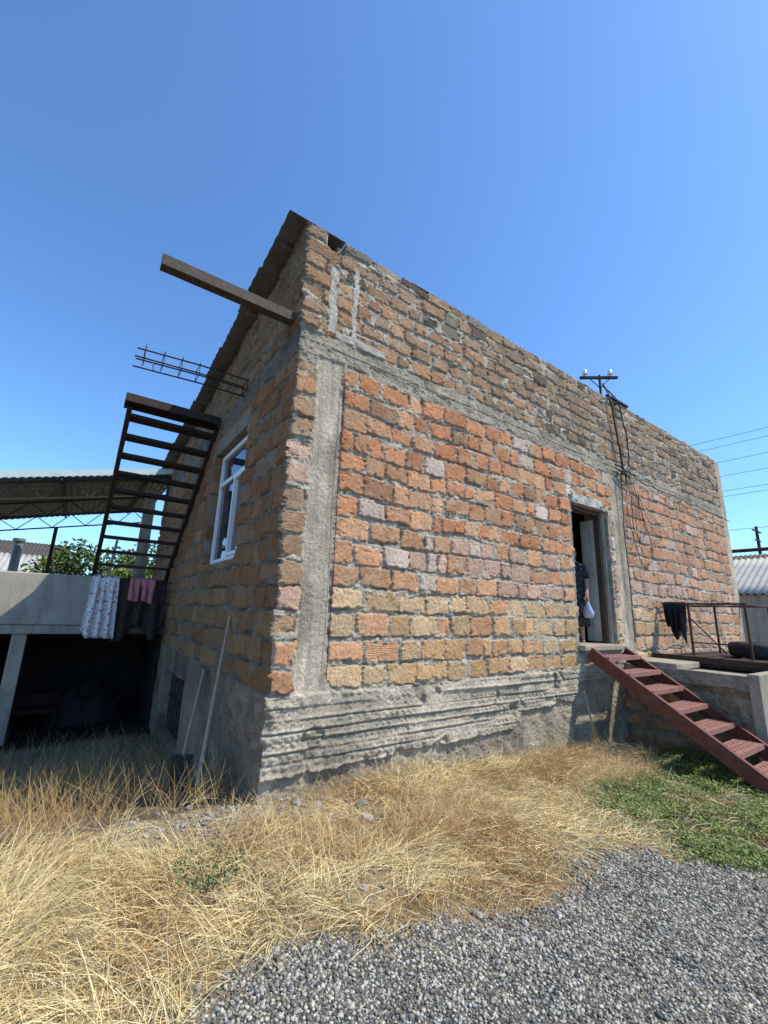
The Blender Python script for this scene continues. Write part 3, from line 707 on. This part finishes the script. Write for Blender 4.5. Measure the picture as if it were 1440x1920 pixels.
hz=np.maximum(0,(1-hx**2-hy**2))**.5*.24*(.6+.8*fbm(hx,hy,3,3,77))
top(mesh_np('clothes_heap',np.stack([-.5+.42*hx,5.35+.24*hy,1.06+hz],-1).reshape(-1,3),hf,M['blue'],None,True),'rumpled heap of dark clothes on the terrace','clothing')
ld=thing('wooden_ladder',(-.7,7.3,1.06),'yellowish wooden ladder standing on the terrace','ladder')
pa,pb=Vector((-1.0,6.9,1.06)),Vector((-.85,7.4,2.75)); off=Vector((.5,.05,0))
for k in (0,1): MB().bar(pa+off*k,pb+off*k,.05,.07,(0,1,0)).obj('rail',M['wood'],ld)
for i in range(5):
    p=pa.lerp(pb,(i+.6)/5.4); MB().bar(p,p+off,.04,.035).obj('rung',M['wood'],ld)
top(MB().box(-.42,-.2,7.65,7.87,1.056,4.1).obj('concrete_post',M['concrete'],bevel=.01),'grey concrete post supporting the canopy','post')

# ------------------------------------------------------------ canopy
cp=thing('corrugated_canopy',(-3.5,9.3,1),'grey green corrugated metal canopy on thin steel trusses','canopy')
pz=lambda X,Y:4.36+.24*X-.01*(Y-7)
corr('roof_sheet',-9,.1,7.0,11.7,pz,'x',.12,.012,M['canopy'],cp)
MB().prismy([(-9,2.2+.0),(.1,4.384+.0),(.1,4.384+.13),(-9,2.2+.13)],6.975,6.988).obj('fascia_strip',M['pgreen'],cp)
for y in (7.15,9.3,11.4):
    b=MB(); b.bar((-9,y,2.13),(.05,y,4.3),.04,.04); b.bar((-9,y,1.95),(.05,y,3.9),.035,.035)
    for i in range(12):
        x=-9+i*.75; zt_=4.29+.24*x; zb_=3.9+.2155*x
        b.bar((x,y,zb_),(x+.375,y,zt_+.09),.02,.02); b.bar((x+.375,y,zt_+.09),(x+.75,y,zb_+.16),.02,.02)
    b.obj('truss',M['darksteel'],cp)
b=MB()
for x in (-8,-6.5,-5,-3.5,-2,-.5): b.bar((x,7.0,4.3+.24*x),(x,11.6,4.26+.24*x),.04,.05)
b.obj('purlins',M['darksteel'],cp)
for x,y in ((-2.15,11.4),(-5.5,11.4),(-5.5,7.15)):
    MB().tube([(x,y,-.5),(x,y,3.9+.2155*x)],.045,8).obj('post',M['darksteel'],cp)

# ------------------------------------------------------------ tree
def leaves(name,cen,rad,n,size,seed,c0,c1,flat=.0):
    r=np.random.default_rng(seed); k=14
    cc=r.normal(0,1,(k,3)); cc/=np.linalg.norm(cc,axis=1)[:,None]; cc*=r.uniform(.3,.8,(k,1))
    which=r.integers(0,k,n); p=r.normal(0,1,(n,3)); p/=np.linalg.norm(p,axis=1)[:,None]; p*=r.uniform(.5,1,(n,1))*.42
    p=(cc[which]+p)*np.array(rad)+np.array(cen)
    a=r.normal(0,1,(n,3)); a/=np.linalg.norm(a,axis=1)[:,None]; bvec=np.cross(a,r.normal(0,1,(n,3))); bvec/=np.linalg.norm(bvec,axis=1)[:,None]
    s=size*r.uniform(.6,1.3,(n,1)); a=a*s; bvec=bvec*s*.55
    vs=np.stack([p-a,p+bvec,p+a,p-bvec],1).reshape(-1,3); fs=np.arange(4*n).reshape(n,4)
    t=r.random((n,1)); C=np.array(c0)*(1-t)+np.array(c1)*t; C=np.repeat(C,4,0)
    return mesh_np(name,vs,fs,M['leafm'],{'Col':('FLOAT_COLOR',C)})
def tree(loc,h,rad,seed,label,n=7000):
    t=thing('tree',loc,label,'tree'); x,y,z=loc
    b=MB(); b.tube([(x,y,z),(x+.05,y,z+h*.3),(x-.05,y,z+h*.55)],[.14,.1,.07],8)
    for k in range(5):
        a=k*1.3; b.tube([(x,y,z+h*(.3+.04*k)),(x+rad*.4*math.cos(a),y+rad*.4*math.sin(a),z+h*.6),(x+rad*.7*math.cos(a),y+rad*.7*math.sin(a),z+h*.8)],[.05,.03,.012],6)
    b.obj('trunk',M['barkmat'],t,True)
    o=leaves('crown',(x,y,z+h*.68),(rad,rad,h*.38),n,.07,seed,(.06,.10,.02),(.17,.24,.055)); parent(o,t)
tree((-1.3,13.2,-.6),3.7,1.7,3,'leafy green tree behind the terrace parapet')
tree((.4,15,-.6),3.9,1.6,4,'leafy green tree growing beside another tree')

def hut(x0,x1,y0,y1,zw,zr,label,along='y',mat=None,rm=None):
    h=thing('house',((x0+x1)/2,(y0+y1)/2,0),label,'house')
    MB().box(x0+.2,x1-.2,y0+.2,y1-.2,-.8,zw).obj('wall',mat or M['lightconc'],h)
    if along=='y':
        xm=(x0+x1)/2
        zf=lambda X,Y:zw+.02+(zr-zw)*(1-np.abs(X-xm)/((x1-x0)/2))
        for a,c in ((x0,xm),(xm,x1)): corr('roof',a,c,y0,y1,zf,'y',.2,.03,rm or M['asbestos'],h)
        MB().prismy([(x0+.2,zw),(x1-.2,zw),(xm,zr-.08)],y0+.2,y0+.35).obj('gable',mat or M['lightconc'],h)
    else:
        ym=(y0+y1)/2
        zf=lambda X,Y:zw+.02+(zr-zw)*(1-np.abs(Y-ym)/((y1-y0)/2))
        for a,c in ((y0,ym),(ym,y1)): corr('roof',x0,x1,a,c,zf,'x',.2,.03,rm or M['asbestos'],h)
    for k in range(3):
        yy=y0+1+k*(y1-y0)/3.2; b=MB(); b.box(x0+.17,x0+.19,yy,yy+1.0,.9,2.0); b.obj('window',M['glass'],h)
    return h
hut(17.5,23.5,-6,5.5,2.45,4.0,'neighbouring low house with pale corrugated asbestos roof')
hut(24.5,30,-9,6,3.0,5.0,'distant low house with dark walls and pitched roof','y',M['backing'],M['corr'])
hut(-11,-1.6,20,26,2.3,3.5,'distant low house with pale metal roof','x',M['lightconc'],M['asbestos'])
hut(-9,-2.2,30,36,4.0,5.1,'distant house with dark roof','x',M['backing'],M['corr'])
hut(13,19,14,20,2.6,3.9,'distant low rendered house','y')
ch=MB(); ch.tube([(-2.95,12.2,1),(-2.95,12.2,3.0),(-2.95,12.2,3.02),(-2.95,12.2,3.1)],[.11,.11,.15,.15],14)
top(ch.obj('flue_pipe',M['galv'],smooth=False),'shiny galvanised metal flue pipe','chimney')
def upole(loc,h,label):
    p=thing('utility_pole',loc,label,'pole','utility poles'); x,y,z=loc
    MB().tube([(x,y,z-.5),(x,y,z+h)],[.13,.08],10).obj('pole_shaft',M['darksteel'],p)
    b=MB(); b.bar((x-.8,y,z+h-.3),(x+.8,y,z+h-.3),.08,.08); b.bar((x-.5,y,z+h-.9),(x+.5,y,z+h-.9),.07,.07); b.obj('crossarm',M['darksteel'],p)
upole((18.1,12,0),8.8,'tall dark utility pole carrying wires'); upole((18.1,-24,0),8.8,'tall dark utility pole carrying wires'); upole((33,4.6,0),7.5,'distant dark utility pole with crossarms')
for dx,z in ((0,8.5),(.3,8.28),(-.2,7.5),(.2,7.05),(0,6.4),(.25,6.25),(.1,4.9)):
    pts=[(18.1+dx,-24+36*t,z-.5*4*t*(1-t)*.6+.2) for t in np.linspace(0,1,30)]
    top(MB().tube(pts,.008,5).obj('overhead_wire',M['cable']),'thin black overhead wire strung between poles','wire','overhead wires')
gp=MB(); gp.tube([(11.9,-8,3.15),(11.9,-2.5,3.2),(11.9,.6,3.22)],.045,10); gp.tube([(11.9,.6,3.22),(11.9,.6,-.4)],.045,10); gp.tube([(11.9,-8,3.15),(11.9,-8,-.4)],.045,10)
top(gp.obj('gas_pipe',M['darksteel']),'raised dark gas pipe carried beside the house','pipe')

# ------------------------------------------------------------ person in the doorway
px,py,pz0=5.25,.47,1.056; PS=.94
per=thing('person',(px,py,pz0),'person in dark dotted dress holding a plastic bag in doorway','person')
def skinobj(name,verts,edges,rad,root,mat,par,lev=2):
    me=bpy.data.meshes.new(name); me.from_pydata(verts,edges,[]); o=bpy.data.objects.new(name,me); COL.objects.link(o)
    me.materials.append(mat); md=o.modifiers.new('skin','SKIN'); md.use_smooth_shade=True
    sv_=me.skin_vertices[0].data if me.skin_vertices else None
    if sv_ is None:
        bpy.context.view_layer.objects.active=o; o.select_set(True); bpy.ops.mesh.customdata_skin_add(); sv_=me.skin_vertices[0].data
    for i,r in enumerate(rad): sv_[i].radius=(r if isinstance(r,tuple) else (r,r)); sv_[i].use_root=(i==root)
    s=o.modifiers.new('sub','SUBSURF'); s.levels=lev; s.render_levels=lev
    parent(o,par); return o
fac=Vector((-.86,-.5,0)).normalized(); sd=Vector((fac.y,-fac.x,0))*-1
def W(s_,f,z): 
    q=Vector((px,py,pz0))+sd*s_*PS+fac*f*PS; return (q.x,q.y,pz0+z*PS)
vs=[];es=[];rd=[]
def add(p,r,par=None):
    vs.append(p); rd.append(r)
    if par is not None: es.append((par,len(vs)-1))
    return len(vs)-1
pel=add(W(0,0,.88),(.15,.11)); ch_=add(W(0,.01,1.12),(.13,.1),pel); sh0=add(W(0,0,1.3),(.13,.085),ch_); nk=add(W(0,.01,1.39),.045,sh0)
hd1=add(W(0,.03,1.45),(.065,.07),nk); hd2=add(W(0,.03,1.53),(.075,.088),hd1); hd3=add(W(0,.02,1.6),(.06,.07),hd2)
for sg in (-1,1):
    hp_=add(W(.08*sg,0,.8),.085,pel); kn=add(W(.085*sg,.03,.45),.055,hp_); an=add(W(.09*sg,.0,.08),.034,kn); he=add(W(.09*sg,.03,.04),.036,an); add(W(.1*sg,.14,.03),.03,he)
    s2_=add(W(.155*sg,0,1.29),.05,sh0); el=add(W(.21*sg,.0,1.02),.038,s2_)
    wr=add(W(.2*sg,.12,.82),.025,el); pm=add(W(.2*sg,.15,.76),(.032,.018),wr)
    for k in range(4):
        f1=add(W((.2+(k-1.5)*.018)*sg,.165,.70-.004*abs(k-1.5)),.0085,pm); add(W((.2+(k-1.5)*.018)*sg,.15,.67),.008,f1)
    th=add(W((.165)*sg,.17,.74),.01,wr); add(W(.155*sg,.185,.71),.009,th)
skinobj('body',vs,es,rd,0,M['skin'],per)
def loft(name,rings,mat,par,n=28,label=None):
    v=[];f=[]
    for (z,a,b_,sx,fx) in rings:
        for k in range(n):
            t=2*math.pi*k/n; w=1+ (.05*math.sin(7*t) if z<.8 else 0)
            v.append(W(sx+a*w*math.cos(t),fx+b_*w*math.sin(t),z))
    for i in range(len(rings)-1):
        for k in range(n): f.append((i*n+k,i*n+(k+1)%n,(i+1)*n+(k+1)%n,(i+1)*n+k))
    o=mesh_np(name,v,f,mat,None,True); s=o.modifiers.new('s','SOLIDIFY'); s.thickness=.006; parent(o,par); return o
loft('dress',[(.28,.21,.17,0,0),(.5,.2,.16,0,0),(.75,.19,.145,0,0),(.9,.18,.14,0,0),(1.02,.15,.125,0,0),(1.15,.165,.13,0,.01),(1.27,.175,.11,0,0),(1.34,.12,.085,0,0),(1.37,.07,.06,0,.005)],M['polka'],per)
for sg in (-1,1):
    a,b_=Vector(W(.14*sg,0,1.31)),Vector(W(.205*sg,0,1.08)); MB().tube([a,(a+b_)/2,b_],[.062,.06,.055],12).obj('sleeve',M['polka'],per,True)
hv,hf2=[],[]
for i in range(9):
    for k in range(18):
        th=math.pi*.62*i/8; ph=2*math.pi*k/18
        hv.append(W(.088*math.sin(th)*math.cos(ph),-.005+.1*math.sin(th)*math.sin(ph)-.015*(i/8)-.02*(math.sin(ph)>.3)*(i>4),1.535+.1*math.cos(th)))
for i in range(8):
    for k in range(18): hf2.append((i*18+k,i*18+(k+1)%18,(i+1)*18+(k+1)%18,(i+1)*18+k))
o=mesh_np('hair',hv,hf2,M['hair'],None,True); parent(o,per)
for sg in (-1,1):
    e=MB(); c=Vector(W(.03*sg,.11,1.52)); e.tube([c,c+fac*.008],[.012,.008],8); e.obj('eye',M['black'],per)
MB().tube([W(0,.105,1.53),W(0,.135,1.495),W(0,.11,1.485)],[.008,.014,.01],8).obj('nose',M['skin'],per,True)
MB().tube([W(-.022,.105,1.455),W(0,.115,1.452),W(.022,.105,1.455)],[.004,.007,.004],6).obj('mouth',M['pink'],per,True)
bag=thing('plastic_bag',W(.2,.17,.4),'pale blue plastic bag held in the hand','bag')
v=[];f=[];n=20
for i,(z,a,b_) in enumerate([(.42,.045,.02),(.44,.075,.045),(.51,.085,.055),(.58,.065,.04),(.65,.03,.02),(.69,.018,.012)]):
    for k in range(n):
        t=2*math.pi*k/n; w=1+.12*math.sin(3*t+z*30)+.06*math.sin(7*t+z*50); v.append(W(.2+a*w*math.cos(t),.17+b_*w*math.sin(t),z))
for i in range(5):
    for k in range(n): f.append((i*n+k,i*n+(k+1)%n,(i+1)*n+(k+1)%n,(i+1)*n+k))
o=mesh_np('bag_body',v,f,M['bag'],None,True); parent(o,bag)

# ------------------------------------------------------------ ground cover
def strands(P,az,el,Ln,width,bend,cols,name,mat,K=4,seed=0):
    r=np.random.default_rng(seed); n=len(P); pts=np.zeros((n,K,3)); pts[:,0]=P; e=el.copy(); a=az.copy()
    for k in range(1,K):
        d=np.stack([np.cos(a)*np.cos(e),np.sin(a)*np.cos(e),np.sin(e)],-1)
        pts[:,k]=pts[:,k-1]+d*(Ln/(K-1))[:,None]; e=e-bend+r.normal(0,.12,n); a=a+r.normal(0,.3,n)
    g=gz(pts[...,0],pts[...,1])+.004+r.random((n,1))*.015; pts[...,2]=np.maximum(pts[...,2],g)
    d=pts[:,-1]-pts[:,0]; rv=r.normal(0,1,(n,3)); sdv=np.cross(d,rv); sdv/=np.linalg.norm(sdv,axis=1)[:,None]+1e-9
    w=np.linspace(1,.35,K)[None,:,None]*width[:,None,None]*.5
    A=pts+sdv[:,None,:]*w; B=pts-sdv[:,None,:]*w
    V_=np.stack([A,B],2).reshape(n,2*K,3); base=(np.arange(n)*2*K)[:,None]
    F=np.concatenate([np.stack([base[:,0]+2*k,base[:,0]+2*k+1,base[:,0]+2*k+3,base[:,0]+2*k+2],-1) for k in range(K-1)])
    C=np.repeat(cols,2*K,0)
    o=mesh_np(name,V_.reshape(-1,3),F,mat,{'Col':('FLOAT_COLOR',C)}); return o
def inhouse(x,y): return (x>-.02)&(y>-.03)&(x<11.3)&(y<7.6)
r=np.random.default_rng(21)
def sample(n,x0,x1,y0,y1,fn):
    out=[]; c=0
    while c<n:
        x=r.uniform(x0,x1,n); y=r.uniform(y0,y1,n); p=fn(x,y); k=r.random(n)<p; out.append(np.stack([x[k],y[k]],-1)); c+=k.sum()
        if len(out)>200: break
    return np.concatenate(out)[:n]
def straw_p(x,y):
    ge=gravel_edge(x,y)
    g=1-ss(-.2,.04,ge+.25*(fbm(x,y,5,3,71)-.5)); c=1-.9*clover_m(x,y)
    dens=.08+.92*ss(.38,.58,fbm(x,y,1.9,3,73)); dens=np.where((x<.0)&(y<-.5),.5+.5*ss(.35,.5,fbm(x,y,4,2,74)),dens)
    dens=np.where((x>.8)&(x<3.6)&(y>-.75),np.maximum(dens,.75),dens)
    dens=dens*np.where(x>.3,1-.6*ss(-.45,-.05,ge),1)
    dens=np.where((y>-.2)&(x<.4)&(x>-.7),dens*.4,dens)
    return g*c*dens*(~inhouse(x,y))*(y<.35)*np.where((x<0)&(y>-.1),.4,1)
T=sample(3600,-3.6,4.9,-3.2,.4,straw_p); nt_=len(T)
tz_=r.random(nt_); taz=fbm(T[:,0],T[:,1],1.1,2,79)*11+r.normal(0,.5,nt_)
nearw=ss(-.95,-.35,T[:,1])*(T[:,0]>.5)
tht=r.uniform(.0,.065,nt_)*(.4+1.2*fbm(T[:,0],T[:,1],2.2,3,75))*np.where(T[:,0]>.2,.6,1.05)+nearw*r.uniform(0,.12,nt_)*ss(.4,.6,fbm(T[:,0],T[:,1],1.7,2,85))
NS=56000
wh=r.integers(0,nt_,NS); S1=T[wh]+r.normal(0,.042,(NS,2)); az1=taz[wh]+r.normal(0,.4,NS)
S0=sample(22000,-3.6,4.9,-3.2,.4,straw_p); az0=r.uniform(0,6.28,len(S0))
S=np.concatenate([S1,S0]); az=np.concatenate([az1,az0]); zt_=np.concatenate([tht[wh],np.zeros(len(S0))]); tc=np.concatenate([.78+.3*tz_[wh],np.full(len(S0),.86)])
kk_=~inhouse(S[:,0],S[:,1])&(gravel_edge(S[:,0],S[:,1])<.06); S=S[kk_]; az=az[kk_]; zt_=zt_[kk_]; tc=tc[kk_]; n=len(S)
z=gz(S[:,0],S[:,1])+r.random(n)**1.4*(.012+zt_)
upr=r.random(n)<(.06+.12*(S[:,0]<-.3)+.10*(S[:,1]>-.8))
el=np.where(upr,r.uniform(.4,1.3,n),r.normal(.12,.17,n))
Ln=r.uniform(.09,.29,n)*np.where(S[:,0]>.2,.85,1.08); wd=r.uniform(.0022,.0044,n)
t=r.random((n,1)); c=np.array([.80,.60,.27])*(1-t)+np.array([.93,.79,.46])*t
brn=(fbm(S[:,0],S[:,1],2.4,3,81)>.57)[:,None]&(r.random((n,1))<.6); c=np.where(brn,c*np.array([.64,.5,.4]),c); c=c*r.uniform(.74,1.06,(n,1))*tc[:,None]
o=strands(np.column_stack([S,z]),az,el,Ln,wd,.2,c,'dry_straw_grass',M['straw'],4,1); top(o,'golden dry straw and grass covering the yard','grass',kind='stuff')
S=sample(10000,-4.5,-.05,.0,4.4,lambda x,y:(.15+.85*ss(.35,.6,fbm(x,y,1.8,3,91)))*(~inhouse(x,y))*(1-.7*ss(2.5,4.4,y))); n=len(S)
z=gz(S[:,0],S[:,1]); el=r.uniform(.7,1.5,n); t=r.random((n,1)); c=(np.array([.34,.21,.09])*(1-t)+np.array([.58,.40,.18])*t)
o=strands(np.column_stack([S,z]),r.uniform(0,6.28,n),el,r.uniform(.12,.42,n),r.uniform(.002,.0045,n),.1,c,'dry_brown_weeds',M['straw'],4,2); top(o,'brown dry weeds growing beside the shaded wall','weeds',kind='stuff')
S=sample(8000,-.3,4.3,-1.1,-.06,lambda x,y:ss(.48,.6,fbm(x,y,2.1,3,95))); n=len(S)
z=gz(S[:,0],S[:,1]); t=r.random((n,1)); c=(np.array([.50,.32,.15])*(1-t)+np.array([.72,.53,.27])*t)
o=strands(np.column_stack([S,z]),r.uniform(0,6.28,n),r.uniform(.4,1.4,n),r.uniform(.06,.26,n),r.uniform(.0014,.003,n),.12,c,'dead_weed_stalks',M['straw'],4,3); top(o,'reddish brown dead weed stalks by the wall','weeds',kind='stuff')
def leafstuff(S,size,hmax,c0,c1,name,label,seed):
    r=np.random.default_rng(seed); n=len(S); z=gz(S[:,0],S[:,1])+r.random(n)**1.3*hmax
    p=np.column_stack([S,z]); up=np.stack([r.normal(0,.5,n),r.normal(0,.5,n),np.ones(n)],-1); up/=np.linalg.norm(up,axis=1)[:,None]
    a=np.cross(up,r.normal(0,1,(n,3))); a/=np.linalg.norm(a,axis=1)[:,None]; b_=np.cross(up,a); s=size*r.uniform(.5,1.3,(n,1))
    V_=np.stack([p-a*s,p+b_*s*.6,p+a*s,p-b_*s*.6],1).reshape(-1,3); t=r.random((n,1)); C=np.repeat(np.array(c0)*(1-t)+np.array(c1)*t,4,0)
    o=mesh_np(name,V_,np.arange(4*n).reshape(n,4),M['leafm'],{'Col':('FLOAT_COLOR',C)}); return top(o,label,'plants',kind='stuff')
S=sample(48000,1.7,6.5,-3.0,-.5,lambda x,y:clover_m(x,y)*(.1+.9*ss(.36,.58,fbm(x,y,4,3,97))))
leafstuff(S,.012,.06,(.10,.14,.035),(.25,.31,.09),'green_clover','low green clover patch before the steps',4)
wp=thing('weed_plant',(-.61,-.95,0),'small green weed growing in the straw','plant')
r2=np.random.default_rng(12); b=MB()
for i in range(7):
    a=i*.9; b.tube([(-.61,-.95,-.02),(-.61+.06*math.cos(a),-.95+.06*math.sin(a),.07),(-.61+.13*math.cos(a),-.95+.13*math.sin(a),.09+.03*(i%3))],.003,5)
b.obj('stem',M['barkmat'],wp)
n=300; ai=r2.integers(0,7,n); ang=ai*.9+r2.normal(0,.25,n); rr=.03+r2.random(n)**.7*.15; p=np.stack([-.61+rr*np.cos(ang),-.95+rr*np.sin(ang),.02+rr*.6+r2.random(n)*.05],-1)
a=r2.normal(0,1,(n,3)); a/=np.linalg.norm(a,axis=1)[:,None]; bb_=np.cross(a,r2.normal(0,1,(n,3))); bb_/=np.linalg.norm(bb_,axis=1)[:,None]
V_=np.stack([p-a*.012,p+bb_*.006,p+a*.012,p-bb_*.006],1).reshape(-1,3); t=r2.random((n,1)); C=np.repeat(np.array([.08,.11,.035])*(1-t)+np.array([.2,.23,.09])*t,4,0)
o=mesh_np('foliage',V_,np.arange(4*n).reshape(n,4),M['leafm'],{'Col':('FLOAT_COLOR',C)}); parent(o,wp)
import bmesh
bm=bmesh.new(); bmesh.ops.create_icosphere(bm,subdivisions=1,radius=1); iv=np.array([v.co[:] for v in bm.verts]); jf=np.array([[v.index for v in f.verts] for f in bm.faces]); bm.free()
def pebbles(S,s0,s1,name,label,cat,seed,cols=None,lift=.3,smooth=True):
    r=np.random.default_rng(seed); n=len(S); s=s0*(s1/s0)**(r.random(n)**1.6); z=gz(S[:,0],S[:,1])+s*lift
    sc=np.stack([s*r.uniform(.8,1.35,n),s*r.uniform(.65,1.0,n),s*r.uniform(.45,.8,n)],-1)
    a=r.uniform(0,6.28,n); tl=r.normal(0,.35,n)
    V_=iv[None]*(1+r.normal(0,.12,(n,12,1)))*sc[:,None,:]
    x=V_[...,0].copy();zz=V_[...,2].copy(); V_[...,0]=x*np.cos(tl)[:,None]-zz*np.sin(tl)[:,None]; V_[...,2]=x*np.sin(tl)[:,None]+zz*np.cos(tl)[:,None]
    x=V_[...,0].copy();y=V_[...,1].copy(); V_[...,0]=x*np.cos(a)[:,None]-y*np.sin(a)[:,None]; V_[...,1]=x*np.sin(a)[:,None]+y*np.cos(a)[:,None]
    V_+=np.column_stack([S,z])[:,None,:]
    F=(jf[None]+(np.arange(n)*12)[:,None,None]).reshape(-1,3)
    g=r.random((n,1))**1.4*.46+.08; tint=np.where(r.random((n,1))<.4,np.array([1.14,1,.76]),np.array([1.04,1.0,.87]))
    c=g*tint if cols is None else cols(r,n)
    o=mesh_np(name,V_.reshape(-1,3),F,M['pebble'],{'Col':('FLOAT_COLOR',np.repeat(c,12,0))},smooth); return top(o,label,cat,kind='stuff')
S=sample(80000,-1.6,4.2,-3.2,-1.2,lambda x,y:ss(-.12,.12,gravel_edge(x,y)))
pebbles(S,.0040,.0110,'gravel','grey crushed gravel covering the drive','gravel',5)
S=sample(2400,-1.5,4.2,-2.3,-.0,lambda x,y:(1-ss(0,.4,gravel_edge(x,y)))*.6*(~inhouse(x,y)))
S2=sample(420,-1.2,.6,-.5,.25,lambda x,y:1.0*(~inhouse(x,y))*np.exp(-((x+.25)**2*3+(y+.12)**2*18)))
rub=lambda r,n:r.uniform(.22,.44,(n,1))*np.array([1,.88,.72])
pebbles(np.concatenate([S,S2]),.006,.024,'rubble','pale stone and mortar rubble scattered beside the wall','rubble',6,cols=rub,smooth=False)
S3=sample(34,-1.2,3,-.7,.1,lambda x,y:1.0*(~inhouse(x,y))*np.exp(-((y+.2)**2*9)))
pebbles(S3,.03,.06,'broken_stones','broken mortar lumps beside the wall foot','stones',7,cols=rub,lift=.05,smooth=False)

# ------------------------------------------------------------ world, sun, camera
k=1.0; el=math.radians(55); hn=math.hypot(1,k); sunv=Vector((math.cos(el)/hn,-k*math.cos(el)/hn,math.sin(el)))
w=bpy.data.worlds.new('World'); scene.world=w; w.use_nodes=True; nt=w.node_tree; nt.nodes.clear()
out=nt.nodes.new('ShaderNodeOutputWorld'); bg=nt.nodes.new('ShaderNodeBackground'); sky=nt.nodes.new('ShaderNodeTexSky')
sky.sky_type='NISHITA'; sky.sun_disc=False; sky.sun_elevation=el; sky.sun_rotation=math.atan2(sunv.x,sunv.y)
sky.altitude=600; sky.air_density=1.0; sky.dust_density=.8; sky.ozone_density=1.8
cm=mix(nt,'MULTIPLY',1.0,sky.outputs[0],(.98,1.42,1.82))
nt.links.new(cm,bg.inputs[0]); bg.inputs[1].default_value=.15; nt.links.new(bg.outputs[0],out.inputs[0])
sl=bpy.data.lights.new('sun','SUN'); sl.energy=5.0; sl.angle=math.radians(.5); sl.color=(1,.93,.78)
so=bpy.data.objects.new('sun',sl); so.rotation_euler=sunv.to_track_quat('Z','Y').to_euler(); so.location=(10,-10,20); COL.objects.link(so)
cam=bpy.data.cameras.new('camera'); co=bpy.data.objects.new('camera',cam); COL.objects.link(co)
R=Vector((.8154,-.578,.0342)).normalized(); Fw=Vector((.5567,.799,.2278)).normalized(); Up=R.cross(Fw).normalized(); R=Fw.cross(Up).normalized()
mt=Matrix(((R.x,Up.x,-Fw.x,-1.387),(R.y,Up.y,-Fw.y,-3.533),(R.z,Up.z,-Fw.z,1.435),(0,0,0,1)))
co.matrix_world=mt; cam.sensor_fit='VERTICAL'; cam.sensor_height=36; cam.sensor_width=27; cam.lens=15; cam.clip_start=.05; cam.clip_end=2000
scene.camera=co
scene.view_settings.view_transform='Standard'; scene.view_settings.look='None'; scene.view_settings.exposure=0
